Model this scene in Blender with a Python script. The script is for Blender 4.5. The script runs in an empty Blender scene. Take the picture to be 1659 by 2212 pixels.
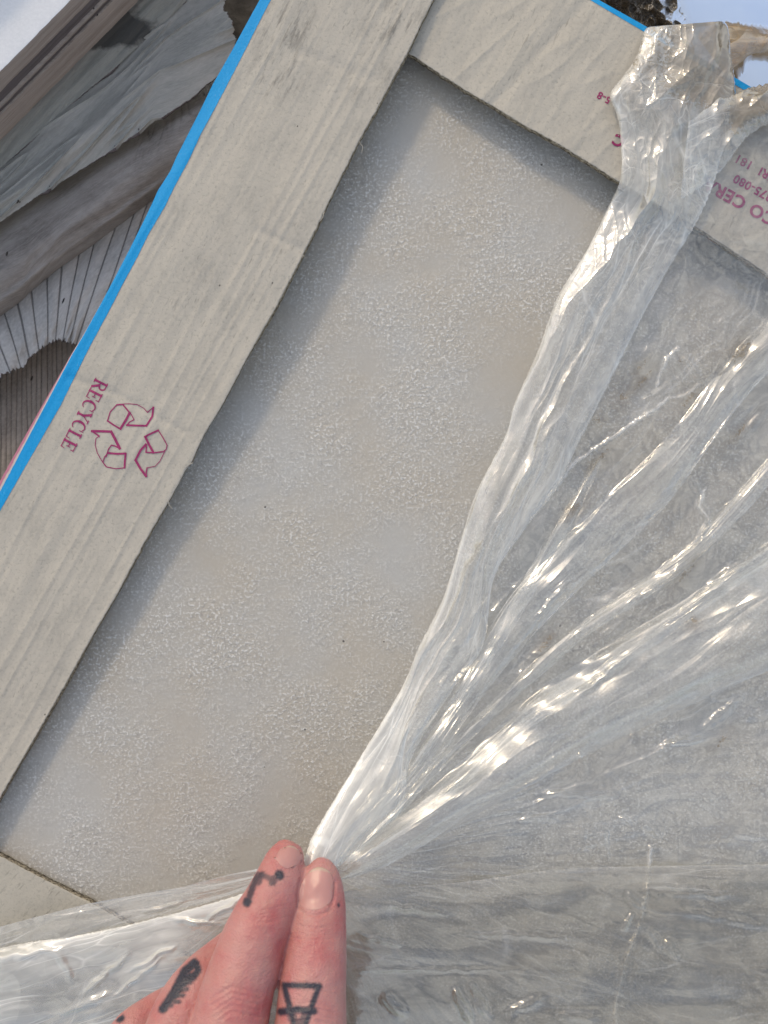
import bpy, bmesh, math, random
import numpy as np
from mathutils import Vector

# ------------------------------------------------------------------ camera, world, sun, exposure
S = 0.30 / 1659.0            # metres per reference unit on the tile's face
H = 0.30                     # camera height above the tile
scene = bpy.context.scene
COL = scene.collection

cam = bpy.data.cameras.new('camera')
cam.sensor_fit = 'VERTICAL'; cam.sensor_height = 36.0
cam.lens = 18.0 / (0.20 / 0.30)
cam.clip_start = 0.01; cam.clip_end = 50
cam.dof.use_dof = True; cam.dof.focus_distance = 0.292; cam.dof.aperture_fstop = 13.0
camo = bpy.data.objects.new('camera', cam); COL.objects.link(camo)
camo.location = (0, 0, H)
scene.camera = camo

SUN_EL, SUN_DIR = math.radians(33), Vector((-0.49, 0.87, 0)).normalized()
world = bpy.data.worlds.new('World'); scene.world = world; world.use_nodes = True
wn = world.node_tree; bg = wn.nodes['Background']
sky = wn.nodes.new('ShaderNodeTexSky'); sky.sky_type = 'NISHITA'; sky.sun_disc = False
sky.sun_elevation = SUN_EL; sky.sun_rotation = math.atan2(SUN_DIR.x, SUN_DIR.y)
sky.air_density = 1.0; sky.dust_density = 2.5; sky.ozone_density = 1.0
hazy = wn.nodes.new('ShaderNodeMix'); hazy.data_type = 'RGBA'; hazy.inputs[0].default_value = 0.5     # thin high haze over the sky
hazy.inputs[7].default_value = (6.6, 6.7, 6.8, 1)
tc_ = wn.nodes.new('ShaderNodeTexCoord'); cn = wn.nodes.new('ShaderNodeTexNoise'); cn.inputs['Scale'].default_value = 2.6; cn.inputs['Detail'].default_value = 4
wn.links.new(tc_.outputs['Generated'], cn.inputs['Vector']); cr_ = wn.nodes.new('ShaderNodeValToRGB')
cr_.color_ramp.elements[0].position = 0.42; cr_.color_ramp.elements[0].color = (0.02, 0.02, 0.02, 1); cr_.color_ramp.elements[1].position = 0.60; cr_.color_ramp.elements[1].color = (0.8, 0.8, 0.8, 1)
wn.links.new(cn.outputs['Fac'], cr_.inputs[0]); wn.links.new(cr_.outputs[0], hazy.inputs[0])
wn.links.new(sky.outputs[0], hazy.inputs[6]); wn.links.new(hazy.outputs[2], bg.inputs[0]); bg.inputs[1].default_value = 0.15

sl = bpy.data.lights.new('sun', 'SUN'); sl.energy = 1.05; sl.angle = math.radians(7)
sl.color = (1.0, 0.81, 0.54)
so = bpy.data.objects.new('sun', sl); COL.objects.link(so)
tosun = Vector((SUN_DIR.x * math.cos(SUN_EL), SUN_DIR.y * math.cos(SUN_EL), math.sin(SUN_EL)))
so.rotation_euler = (-tosun).to_track_quat('-Z', 'Y').to_euler()

scene.view_settings.view_transform = 'Standard'; scene.view_settings.look = 'None'
scene.view_settings.exposure = 0.07; scene.view_settings.gamma = 1.0
scene.render.engine = 'CYCLES'
cy = scene.cycles
cy.transparent_max_bounces = 18; cy.max_bounces = 6; cy.use_adaptive_sampling = True; cy.adaptive_threshold = 0.02; cy.use_denoising = True
cy.sample_clamp_indirect = 6.0

# ------------------------------------------------------------------ numeric helpers
def W(u, v, z):
    """reference coordinates plus height in millimetres -> world"""
    u = np.asarray(u, float); v = np.asarray(v, float); z = np.asarray(z, float) * 1e-3 + 0 * u
    k = (H - z) / H
    return np.stack([(u - 829.5) * S * k, (1106 - v) * S * k, z], -1)

def hash2(ix, iy, seed):
    h = (ix.astype(np.int64) * 374761393 + iy.astype(np.int64) * 668265263 + seed * 982451653) & 0xFFFFFFFF
    h = ((h ^ (h >> 13)) * 1274126177) & 0xFFFFFFFF
    return ((h ^ (h >> 16)) & 0xFFFFFFFF) / 4294967295.0

def noise(x, y, seed=0):
    x = np.asarray(x, float) + seed * 17.31; y = np.asarray(y, float) - seed * 9.7
    x, y = np.broadcast_arrays(x, y)
    ix = np.floor(x); iy = np.floor(y); fx = x - ix; fy = y - iy
    u = fx * fx * fx * (fx * (fx * 6 - 15) + 10); v = fy * fy * fy * (fy * (fy * 6 - 15) + 10)
    def g(dx, dy):
        a = hash2(ix + dx, iy + dy, seed) * 2 * np.pi
        return np.cos(a) * (fx - dx) + np.sin(a) * (fy - dy)
    return 1.4 * ((g(0, 0) * (1 - u) + g(1, 0) * u) * (1 - v) + (g(0, 1) * (1 - u) + g(1, 1) * u) * v)

def fbm(x, y, seed=0, oct=4):
    s = 0; a = 1.0; f = 1.0
    for i in range(oct):
        s = s + a * noise(x * f, y * f, seed + i * 7); a *= 0.5; f *= 2.03
    return s

def ridge(x, y, seed=0, p=2.0):
    return (1 - np.clip(np.abs(noise(x, y, seed)) * 1.6, 0, 1)) ** p

def sstep(a, b, x):
    t = np.clip((x - a) / (b - a), 0, 1); return t * t * (3 - 2 * t)

def catmull(pts, n):
    p = np.array(pts, float); m = len(p)
    t = np.linspace(0, m - 1, n); i = np.clip(np.floor(t).astype(int), 0, m - 2); f = (t - i)[:, None]
    P = lambda k: p[np.clip(k, 0, m - 1)]
    p0, p1, p2, p3 = P(i - 1), P(i), P(i + 1), P(i + 2)
    return 0.5 * (2 * p1 + (p2 - p0) * f + (2 * p0 - 5 * p1 + 4 * p2 - p3) * f ** 2 + (3 * p1 - p0 - 3 * p2 + p3) * f ** 3)

def lerp_poly(pts, n):
    p = np.array(pts, float); t = np.linspace(0, len(p) - 1, n)
    return np.stack([np.interp(t, np.arange(len(p)), p[:, k]) for k in range(p.shape[1])], -1)

def seg_dist(u, v, pts):
    d = np.full(np.shape(u), 1e9)
    for (a, b) in zip(pts[:-1], pts[1:]):
        ax, ay = a; bx, by = b; dx, dy = bx - ax, by - ay
        t = np.clip(((u - ax) * dx + (v - ay) * dy) / (dx * dx + dy * dy + 1e-9), 0, 1)
        d = np.minimum(d, np.hypot(u - ax - t * dx, v - ay - t * dy))
    return d

# ------------------------------------------------------------------ object helpers
def tag(o, label=None, cat=None, group=None, kind=None):
    if label: o['label'] = label
    if cat: o['category'] = cat
    if group: o['group'] = group
    if kind: o['kind'] = kind
    return o

def empty(name, label, cat, loc=(0, 0, 0), group=None):
    o = bpy.data.objects.new(name, None); COL.objects.link(o); o.location = loc
    o.empty_display_size = 0.01
    return tag(o, label, cat, group)

def link(name, me, mat, parent=None):
    o = bpy.data.objects.new(name, me); COL.objects.link(o)
    if mat: me.materials.append(mat)
    if parent is not None:
        o.parent = parent
        o.location = -Vector(parent.location) if parent.type == 'EMPTY' else (0, 0, 0)
    return o

def grid_obj(name, P, mat, parent=None, uvs=None, attrs=None, thick=0.0, offset=-1.0, rim=None):
    n, m = P.shape[:2]
    idx = np.arange(n * m).reshape(n, m)
    f = np.stack([idx[:-1, :-1], idx[1:, :-1], idx[1:, 1:], idx[:-1, 1:]], -1).reshape(-1, 4)
    a, b, c = P[0, 0], P[1, 0], P[0, 1]
    # keep normals upward (use the middle of the sheet)
    i, j = n // 2, m // 2
    nz = np.cross(P[min(i + 1, n - 1), j] - P[i - 1, j], P[i, min(j + 1, m - 1)] - P[i, j - 1])[2]
    if nz < 0: f = f[:, ::-1]
    f = np.ascontiguousarray(f)
    me = bpy.data.meshes.new(name)
    me.vertices.add(n * m); me.vertices.foreach_set('co', P.reshape(-1).astype(np.float32))
    me.loops.add(f.size); me.loops.foreach_set('vertex_index', f.reshape(-1).astype(np.int32))
    me.polygons.add(len(f)); me.polygons.foreach_set('loop_start', np.arange(0, f.size, 4, dtype=np.int32))
    me.update(calc_edges=True)
    me.polygons.foreach_set('use_smooth', np.ones(len(f), bool))
    if uvs:
        for k, uv in uvs.items():
            L = me.uv_layers.new(name=k)
            L.data.foreach_set('uv', uv.reshape(-1, 2)[f.reshape(-1)].astype(np.float32).reshape(-1))
    if attrs:
        for k, v in attrs.items():
            A = me.attributes.new(k, 'FLOAT', 'POINT'); A.data.foreach_set('value', np.asarray(v, np.float32).reshape(-1))
    me.validate()
    o = link(name, me, mat, parent)
    if thick:
        md = o.modifiers.new('thickness', 'SOLIDIFY'); md.thickness = thick; md.offset = offset
        if rim is not None:
            me.materials.append(rim); md.material_offset_rim = 1
    return o

def sheet(name, E0, E1, na, nc, zf, mat, parent=None, attrs=None, smooth=True, thick=0.0, rim=None, jag=(0, 0), seed=0, nudge=None):
    """a sheet between two edge lines given station by station; zf(u,v,t,c)->height in mm"""
    f = catmull if smooth else lerp_poly
    A = f(E0, na); B = f(E1, na)
    t = np.linspace(0, 1, na)[:, None] * np.ones((1, nc)); c = np.linspace(0, 1, nc)[None, :] * np.ones((na, 1))
    mid = (A + B) / 2; L = np.concatenate([[0], np.cumsum(np.hypot(*np.diff(mid, axis=0).T))])
    wd = np.hypot(*(B - A).T)
    dirn = (B - A) / (wd[:, None] + 1e-9)
    j0 = jag[0] * fbm(L / 9.0, 0 * L + 3.1, seed + 5, 4); j1 = jag[1] * fbm(L / 9.0, 0 * L + 8.1, seed + 9, 4)
    U = A[:, None, 0] * (1 - c) + B[:, None, 0] * c; V = A[:, None, 1] * (1 - c) + B[:, None, 1] * c
    jj = j0[:, None] * np.exp(-wd[:, None] * c / 5.0) + j1[:, None] * np.exp(-wd[:, None] * (1 - c) / 5.0)      # ragged only at the rims
    U = U + dirn[:, None, 0] * jj; V = V + dirn[:, None, 1] * jj
    if nudge: U, V = nudge(U, V, t, c)
    al = L[:, None] * np.ones((1, nc)); ac = wd[:, None] * c
    Z = zf(U, V, al, ac, t, c)
    P = W(U, V, Z)
    at = {k: fn(U, V, al, ac, t, c) for k, fn in attrs.items()} if attrs else None
    return grid_obj(name, P, mat, parent, {'UVMap': np.stack([U, V], -1) / 100.0, 'flow': np.stack([al, ac], -1) / 100.0}, at, thick, rim=rim)

def lines_obj(name, strokes, zf, mat, parent=None, lift=0.12):
    """flat printed strokes (points, width) following the surface zf(u,v) in mm"""
    vs = []; fs = []
    for k, (pts, w) in enumerate(strokes):
        p = np.array(pts, float)
        # refine
        q = [p[0]]
        for a, b in zip(p[:-1], p[1:]):
            m = max(1, int(np.hypot(*(b - a)) / 4))
            for i in range(1, m + 1): q.append(a + (b - a) * i / m)
        q = np.array(q); d = np.gradient(q, axis=0) if len(q) > 1 else np.array([[1, 0]])
        d /= (np.hypot(*d.T)[:, None] + 1e-9); nn = np.stack([-d[:, 1], d[:, 0]], -1)
        ww = np.array(w) if np.ndim(w) else np.full(len(q), w)
        if len(ww) != len(q): ww = np.interp(np.linspace(0, 1, len(q)), np.linspace(0, 1, len(ww)), ww)
        q = q.copy(); q[0] -= d[0] * ww[0] * 0.4; q[-1] += d[-1] * ww[-1] * 0.4
        ww = ww * 1.12 * (1 + 0.12 * noise(np.arange(len(q)) * 0.7, 0 * ww + k, 3))
        A = q + nn * ww[:, None] / 2; B = q - nn * ww[:, None] / 2
        b0 = len(vs)
        for a, b in zip(A, B): vs += [a, b]
        for i in range(len(q) - 1): fs.append((b0 + 2 * i, b0 + 2 * i + 1, b0 + 2 * i + 3, b0 + 2 * i + 2, k))
    vs = np.array(vs); Z = zf(vs[:, 0], vs[:, 1]) + lift
    me = bpy.data.meshes.new(name)
    P = W(vs[:, 0], vs[:, 1], Z)
    for f in fs:
        for i in f[:4]: P[i, 2] = Z[i] * 1e-3 + f[4] * 4e-6
    me.from_pydata(P.tolist(), [], [f[:4] for f in fs]); me.update()
    UV = me.uv_layers.new(name='UVMap')
    li = np.zeros(len(me.loops), np.int32); me.loops.foreach_get('vertex_index', li)
    UV.data.foreach_set('uv', (vs[li] / 100.0).astype(np.float32).reshape(-1))
    return link(name, me, mat, parent)

def text_obj(name, s, org, right, up, size, zf, mat, parent, lift=0.16, bold=0.0):
    cu = bpy.data.curves.new('t', 'FONT'); cu.body = s; cu.size = 1.0; cu.offset = bold; cu.resolution_u = 3
    cu.space_character = 1.08
    t = bpy.data.objects.new('t', cu); COL.objects.link(t)
    dg = bpy.context.evaluated_depsgraph_get()
    me = bpy.data.meshes.new_from_object(t.evaluated_get(dg))
    bpy.data.objects.remove(t); me.name = name
    n = len(me.vertices); co = np.zeros(n * 3, np.float32); me.vertices.foreach_get('co', co); co = co.reshape(-1, 3)
    u = org[0] + size * (co[:, 0] * right[0] + co[:, 1] * up[0]); v = org[1] + size * (co[:, 0] * right[1] + co[:, 1] * up[1])
    P = W(u, v, zf(u, v) + lift); me.vertices.foreach_set('co', P.astype(np.float32).reshape(-1)); me.update()
    UV = me.uv_layers.new(name='UVMap')
    li = np.zeros(len(me.loops), np.int32); me.loops.foreach_get('vertex_index', li)
    UV.data.foreach_set('uv', (np.stack([u, v], -1)[li] / 100.0).astype(np.float32).reshape(-1))
    return link(name, me, mat, parent)

# ------------------------------------------------------------------ material helper
class M:
    def __init__(s, name):
        s.m = bpy.data.materials.new(name); s.m.use_nodes = True; s.t = s.m.node_tree; s.t.nodes.clear()
        s.out = s.n('ShaderNodeOutputMaterial')
    def n(s, typ, **kw):
        nd = s.t.nodes.new(typ)
        for k, v in kw.items():
            if k.startswith('_'): setattr(nd, k[1:], v)
        return nd
    def l(s, a, b): s.t.links.new(a, b)
    def set(s, sock, v):
        if isinstance(v, bpy.types.NodeSocket): s.l(v, sock)
        elif v is not None: sock.default_value = v
    def uv(s, name='UVMap'):
        nd = s.n('ShaderNodeUVMap'); nd.uv_map = name; return nd.outputs[0]
    def map(s, vec, scale=(1, 1, 1), rot=0.0, loc=(0, 0, 0)):
        nd = s.n('ShaderNodeMapping'); s.l(vec, nd.inputs[0]); nd.inputs['Scale'].default_value = scale
        nd.inputs['Rotation'].default_value = (0, 0, rot); nd.inputs['Location'].default_value = loc
        return nd.outputs[0]
    def noise(s, vec, scale, detail=3, rough=0.5, dist=0.0, col=False):
        nd = s.n('ShaderNodeTexNoise'); s.l(vec, nd.inputs['Vector'])
        for k, v in (('Scale', scale), ('Detail', detail), ('Roughness', rough), ('Distortion', dist)): nd.inputs[k].default_value = v
        return nd.outputs['Color' if col else 'Fac']
    def vor(s, vec, scale, feature='F1', out='Distance', rand=1.0):
        nd = s.n('ShaderNodeTexVoronoi'); nd.feature = feature; s.l(vec, nd.inputs['Vector']); nd.inputs['Scale'].default_value = scale
        nd.inputs['Randomness'].default_value = rand
        return nd.outputs[out]
    def ramp(s, fac, stops, interp='LINEAR'):
        nd = s.n('ShaderNodeValToRGB'); s.l(fac, nd.inputs[0]); cr = nd.color_ramp; cr.interpolation = interp
        while len(cr.elements) < len(stops): cr.elements.new(0.5)
        for e, (p, c) in zip(cr.elements, stops):
            e.position = p; e.color = (c, c, c, 1) if np.isscalar(c) else (*c, 1)
        return nd.outputs[0]
    def math(s, op, a, b=None, c=None, clamp=False):
        nd = s.n('ShaderNodeMath'); nd.operation = op; nd.use_clamp = clamp
        for i, x in enumerate((a, b, c)): s.set(nd.inputs[i], x)
        return nd.outputs[0]
    def mix(s, fac, a, b, mode='MIX'):
        nd = s.n('ShaderNodeMix'); nd.data_type = 'RGBA'; nd.blend_type = mode
        s.set(nd.inputs[0], fac)
        for i, x in ((6, a), (7, b)):
            if isinstance(x, bpy.types.NodeSocket): s.l(x, nd.inputs[i])
            else: nd.inputs[i].default_value = (*x, 1) if len(x) == 3 else x
        return nd.outputs[2]
    def attr(s, name):
        nd = s.n('ShaderNodeAttribute'); nd.attribute_name = name; return nd.outputs['Fac']
    def bump(s, h, strength=0.5, dist=0.0002, normal=None):
        nd = s.n('ShaderNodeBump'); s.l(h, nd.inputs['Height']); nd.inputs['Strength'].default_value = strength
        nd.inputs['Distance'].default_value = dist
        if normal: s.l(normal, nd.inputs['Normal'])
        return nd.outputs[0]
    def pbr(s, col, rough=0.7, normal=None, spec=0.5, **kw):
        p = s.n('ShaderNodeBsdfPrincipled')
        s.set(p.inputs['Base Color'], col if isinstance(col, bpy.types.NodeSocket) else (*col, 1))
        s.set(p.inputs['Roughness'], rough); s.set(p.inputs['Specular IOR Level'], spec)
        if normal: s.l(normal, p.inputs['Normal'])
        for k, v in kw.items(): s.set(p.inputs[k.replace('_', ' ')], v)
        return p.outputs[0]
    def done(s, sh): s.l(sh, s.out.inputs[0]); return s.m

ROT = math.radians(-61)     # direction of the box's long side in the reference frame (x right, y down)

def cardboard(name, base=(0.43, 0.40, 0.33), axis=0.0, dirt=0.5, flute=True, scuffs=()):
    m = M(name); uv = m.uv()
    al = m.map(uv, (1, 1, 1), axis)                 # x across flutes, y along
    streak = m.noise(m.map(al, (1.5, 0.20, 1)), 1.0, 2, 0.5, 0.2)
    blot = m.noise(m.map(al, (1.0, 0.75, 1)), 1.3, 8, 0.74)
    fibre = m.noise(m.map(uv, (1, 1, 1)), 15.0, 4, 0.75, 0.4)
    fine = m.noise(m.map(al, (2.2, 1.4, 1)), 6.0, 4, 0.7)
    c = m.mix(m.ramp(streak, [(0.32, 0.0), (0.68, 1.0)]), tuple(x * 0.975 for x in base), tuple(min(1, x * 1.025) for x in base))
    d = m.math('MULTIPLY', m.ramp(blot, [(0.46, 0.0), (0.66, 1.0)]), m.ramp(fine, [(0.35, 0.3), (0.62, 1.0)]))
    c = m.mix(m.math('MULTIPLY', d, dirt), c, (0.17, 0.17, 0.165))
    c = m.mix(m.ramp(fibre, [(0.36, 0.75), (0.5, 0.0), (0.64, 0.75)]), c, m.mix(fibre, (0.2, 0.19, 0.16), (0.62, 0.59, 0.52)))
    scr = m.math('MULTIPLY', m.ramp(m.noise(m.map(al, (9, 1.6, 1), loc=(3, 1, 0)), 1.6, 3, 0.6), [(0.60, 0.0), (0.67, 1.0)]), m.ramp(m.noise(m.map(al, (0.5, 0.35, 1), loc=(5, 2, 0)), 0.8, 3, 0.6), [(0.50, 0.0), (0.60, 1.0)]))
    c = m.mix(m.math('MULTIPLY', scr, 0.35), c, (0.12, 0.115, 0.10))
    for sx_, sy_, sr_ in scuffs:
        dn_ = m.n('ShaderNodeVectorMath', _operation='DISTANCE'); m.l(uv, dn_.inputs[0]); dn_.inputs[1].default_value = (sx_, sy_, 0)
        mk = m.math('MULTIPLY', m.ramp(m.math('DIVIDE', dn_.outputs['Value'], sr_), [(0.2, 1.0), (1.0, 0.0)]), m.ramp(m.noise(m.map(al, (5, 0.9, 1), loc=(sx_, 0, 0)), 1.3, 5, 0.7), [(0.50, 0.0), (0.62, 1.0)]))
        c = m.mix(m.math('MULTIPLY', mk, 0.62), c, (0.13, 0.125, 0.115))
    v = m.vor(m.map(al, (1.0, 0.7, 1)), 3.0); sp = m.vor(m.map(al, (1.0, 0.7, 1)), 3.0, out='Color')
    sx = m.n('ShaderNodeSeparateColor'); m.l(sp, sx.inputs[0])
    dot = m.math('MULTIPLY', m.math('LESS_THAN', v, 0.045), m.math('GREATER_THAN', sx.outputs[0], 0.88))
    c = m.mix(m.math('MULTIPLY', dot, 0.85), c, (0.05, 0.045, 0.04))
    h = m.math('ADD', m.math('MULTIPLY', streak, 0.5), m.math('MULTIPLY', fibre, 0.30))
    h = m.math('ADD', h, m.math('MULTIPLY', m.noise(uv, 9.0, 3, 0.6), 0.25))
    b = m.bump(h, 0.55, 0.0009)
    return m.done(m.pbr(c, 0.78, b, 0.25))

def inkmat(name, col, wear=0.35, spread=0.4):
    m = M(name); uv = m.uv()
    n = m.noise(uv, 22.0, 3, 0.7); n2 = m.noise(uv, 4.0, 3, 0.6)
    c = m.mix(m.ramp(n, [(0.35, 0.0), (0.75, spread)]), col, tuple(min(1, x * 1.3 + 0.05) for x in col))
    w = m.math('MULTIPLY', m.ramp(m.noise(m.map(uv, (3, 1, 1), math.radians(-27)), 9.0, 4, 0.7), [(0.64, 0.0), (0.70, 1.0)]), wear)
    c = m.mix(w, c, (0.42, 0.41, 0.37))
    b = m.bump(n, 0.45, 0.0005)
    return m.done(m.pbr(c, 0.6, b, 0.3))

MC_left = cardboard('cardboard_side', (0.505, 0.468, 0.405), math.radians(-26), 0.38, scuffs=((6.2, 0.6, 1.0), (6.0, 1.6, 0.8), (8.6, 0.5, 0.9), (8.0, 1.7, 0.7)))
MC_top = cardboard('cardboard_top', (0.51, 0.473, 0.405), math.radians(-25), 0.3)
MC_bot = cardboard('cardboard_bottom', (0.49, 0.46, 0.39), math.radians(-40), 0.35)
m = M('cardboard_cut_edge'); uv = m.uv('UVMap'); e = m.noise(m.map(m.n('ShaderNodeTexCoord').outputs['Object'], (900, 900, 2600)), 1.0, 2)
MC_rim = m.done(m.pbr(m.mix(m.ramp(e, [(0.42, 0.0), (0.58, 1.0)]), (0.09, 0.075, 0.055), (0.40, 0.35, 0.26)), 0.9, None, 0.1))
M_blue = inkmat('blue_tape', (0.001, 0.30, 0.66), 0.5, spread=0.30)
M_mag = inkmat('magenta_ink', (0.30, 0.022, 0.12))
M_pink = inkmat('pink_side', (0.42, 0.20, 0.26))

# ---- tile
m = M('ceramic_glaze'); oc = m.n('ShaderNodeTexCoord').outputs['Object']
big = m.noise(m.map(oc, (22, 22, 22)), 1.0, 4, 0.55)
big2 = m.noise(m.map(oc, (14, 14, 14), loc=(4, 7, 1)), 1.0, 3, 0.5)
peb = m.vor(m.map(oc, (1, 1, 1)), 950, 'SMOOTH_F1')
n1 = m.noise(m.map(oc, (1, 1, 1)), 950, 4, 0.6, 0.1)
n2 = m.noise(m.map(oc, (1, 1, 1)), 430, 3, 0.6, 0.2)
c = m.mix(m.ramp(big, [(0.36, 0.0), (0.64, 1.0)]), (0.455, 0.42, 0.36), (0.455, 0.447, 0.42))
c = m.mix(m.ramp(big2, [(0.48, 0.0), (0.74, 0.38)]), c, (0.44, 0.395, 0.32))
glint_spots = m.ramp(n1, [(0.545, 0.0), (0.585, 1.0)])
patch = m.ramp(m.noise(m.map(oc, (30, 30, 30), loc=(1, 2, 0)), 1.0, 4, 0.6), [(0.36, 0.15), (0.6, 1.0)])
c = m.mix(m.math('MULTIPLY', m.math('MULTIPLY', glint_spots, patch), 0.66), c, (0.80, 0.80, 0.78))  # sun glints on the pebbles painted as white flecks in the colour
dk = m.ramp(n2, [(0.30, 0.5), (0.48, 0.0)])
c = m.mix(m.math('MULTIPLY', dk, patch), c, (0.30, 0.28, 0.26))
v = m.vor(oc, 130); vc = m.vor(oc, 130, out='Color'); sx = m.n('ShaderNodeSeparateColor'); m.l(vc, sx.inputs[0])
dot = m.math('MULTIPLY', m.math('LESS_THAN', m.math('ADD', v, m.math('MULTIPLY', n1, 0.06)), 0.085), m.math('GREATER_THAN', sx.outputs[0], 0.93))
c = m.mix(m.math('MULTIPLY', dot, 0.85), c, (0.05, 0.045, 0.04))
h = m.math('ADD', m.math('MULTIPLY', n1, 0.9), m.math('MULTIPLY', n2, 0.9))
h = m.math('MULTIPLY', h, patch)
M_tile = m.done(m.pbr(c, m.ramp(n1, [(0.4, 0.5), (0.62, 0.24)]), m.bump(h, 0.8, 0.0006), 0.5))

# ---- plastic film
def filmmat(name, haze=0.16, tint=(0.985, 0.985, 0.975), hazecol=(0.89, 0.89, 0.85), rough=0.13, bump=1.0, gloss=1.0):
    m = M(name); fl = m.uv('flow'); uv = m.uv()
    wob = m.noise(m.map(fl, (0.5, 0.8, 1)), 1.0, 2, 0.5, 0.0, True)
    fw = m.n('ShaderNodeVectorMath', _operation='MULTIPLY_ADD'); m.l(wob, fw.inputs[0]); fw.inputs[1].default_value = (1.2, 0.5, 0); m.l(fl, fw.inputs[2]); fw = fw.outputs[0]
    a1 = m.noise(m.map(fw, (0.28, 4.2, 1)), 1.0, 3, 0.55)           # fine pleats along the flow
    va = m.vor(m.map(fw, (0.22, 1.15, 1)), 1.0, 'DISTANCE_TO_EDGE'); vb = m.vor(m.map(fw, (0.45, 2.9, 1), loc=(4, 4, 0)), 1.0, 'DISTANCE_TO_EDGE')
    uw = m.n('ShaderNodeVectorMath', _operation='MULTIPLY_ADD'); m.l(m.noise(uv, 1.4, 2, 0.5, 0.0, True), uw.inputs[0]); uw.inputs[1].default_value = (0.7, 0.7, 0); m.l(uv, uw.inputs[2]); uw = uw.outputs[0]
    vc1 = m.vor(m.map(uw, (1.0, 1.0, 1)), 1.3, 'DISTANCE_TO_EDGE'); vc2 = m.vor(m.map(uw, (1.0, 1.4, 1), loc=(2, 5, 0)), 3.1, 'DISTANCE_TO_EDGE')
    crumple = m.attr('crumple')
    gate = m.ramp(m.noise(m.map(fl, (0.5, 0.9, 1), loc=(7, 2, 0)), 1.0, 3, 0.6), [(0.42, 0.0), (0.60, 1.0)])
    gate2 = m.math('MULTIPLY', crumple, m.ramp(m.noise(m.map(uv, (1, 1, 1), loc=(3, 3, 0)), 0.9, 3, 0.6), [(0.40, 0.0), (0.62, 1.0)]))
    ed = lambda x, w: m.ramp(x, [(0.0, 1.0), (w * 0.4, 0.5), (w, 0.0)])
    line = m.math('MAXIMUM', m.math('MULTIPLY', m.math('MAXIMUM', m.math('MULTIPLY', ed(va, 0.025), 0.8), m.math('MULTIPLY', ed(vb, 0.045), 0.5)), gate),
                  m.math('MULTIPLY', m.math('MAXIMUM', m.math('MULTIPLY', ed(vc1, 0.02), 0.9), m.math('MULTIPLY', ed(vc2, 0.035), 0.45)), gate2))
    h = m.math('ADD', m.math('MULTIPLY', va, 1.3), m.math('MULTIPLY', vb, 0.28))
    h = m.math('ADD', h, m.math('MULTIPLY', a1, 0.14))
    h = m.math('ADD', h, m.math('MULTIPLY', m.math('ADD', m.math('MULTIPLY', vc1, 1.5), m.math('MULTIPLY', vc2, 0.55)), gate2))
    h = m.math('ADD', h, m.math('MULTIPLY', m.noise(uv, 0.8, 2, 0.5), 1.3))
    nb = m.bump(h, 0.85 * bump, 0.0012)
    # transparency
    hz = m.attr('haze'); st = m.ramp(a1, [(0.42, 0.0), (0.72, 1.0)])
    hz = m.math('ADD', m.math('MULTIPLY', hz, 0.8), m.math('MULTIPLY', m.math('MULTIPLY', st, hz), 0.5))
    hz = m.math('ADD', hz, m.math('MULTIPLY', line, m.math('ADD', m.math('MULTIPLY', m.attr('haze'), 1.0), 0.22)))
    lw = m.n('ShaderNodeLayerWeight'); lw.inputs[0].default_value = 0.35; m.l(nb, lw.inputs['Normal'])
    hz = m.math('ADD', hz, m.math('MULTIPLY', lw.outputs['Facing'], 0.10), None, True)
    tr = m.n('ShaderNodeBsdfTransparent'); tr.inputs[0].default_value = (*tint, 1)
    di = m.n('ShaderNodeBsdfDiffuse'); di.inputs[0].default_value = (*hazecol, 1); m.l(nb, di.inputs['Normal'])
    tl = m.n('ShaderNodeBsdfTranslucent'); tl.inputs[0].default_value = (*hazecol, 1); m.l(nb, tl.inputs['Normal'])
    dm = m.n('ShaderNodeMixShader'); dm.inputs[0].default_value = 0.2; m.l(di.outputs[0], dm.inputs[1]); m.l(tl.outputs[0], dm.inputs[2])
    # dirt
    dn = m.noise(m.map(uv, (1, 1, 1)), 11.0, 5, 0.75); dmask = m.math('GREATER_THAN', m.math('MULTIPLY', m.attr('dirt'), m.math('ADD', dn, 0.10)), 0.57)
    dsoft = m.math('MULTIPLY', m.attr('dirt'), m.ramp(m.noise(uv, 2.6, 5, 0.6), [(0.35, 0.1), (0.7, 0.75)]))
    dd = m.n('ShaderNodeBsdfDiffuse'); dd.inputs[0].default_value = (0.24, 0.19, 0.115, 1); m.l(nb, dd.inputs['Normal'])
    s1 = m.n('ShaderNodeMixShader'); m.l(hz, s1.inputs[0]); m.l(tr.outputs[0], s1.inputs[1]); m.l(dm.outputs[0], s1.inputs[2])
    s2 = m.n('ShaderNodeMixShader'); m.l(m.math('MAXIMUM', m.math('MULTIPLY', dmask, 0.75), m.math('MULTIPLY', dsoft, 0.75)), s2.inputs[0]); m.l(s1.outputs[0], s2.inputs[1]); m.l(dd.outputs[0], s2.inputs[2])
    fc = m.n('ShaderNodeLayerWeight'); fc.inputs[0].default_value = 0.5; m.l(nb, fc.inputs['Normal'])     # both faces reflect alike
    fr = m.math('MULTIPLY_ADD', m.math('POWER', fc.outputs['Facing'], 5.0), 0.9, 0.045)
    gl = m.n('ShaderNodeBsdfGlossy'); gl.inputs[0].default_value = (1, 1, 1, 1); gl.inputs['Roughness'].default_value = rough; m.l(nb, gl.inputs['Normal'])
    s3 = m.n('ShaderNodeMixShader'); m.l(m.math('MULTIPLY', fr, 3.0 * gloss, None, True), s3.inputs[0]); m.l(s2.outputs[0], s3.inputs[1]); m.l(gl.outputs[0], s3.inputs[2])
    return m.done(s3.outputs[0])

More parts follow.
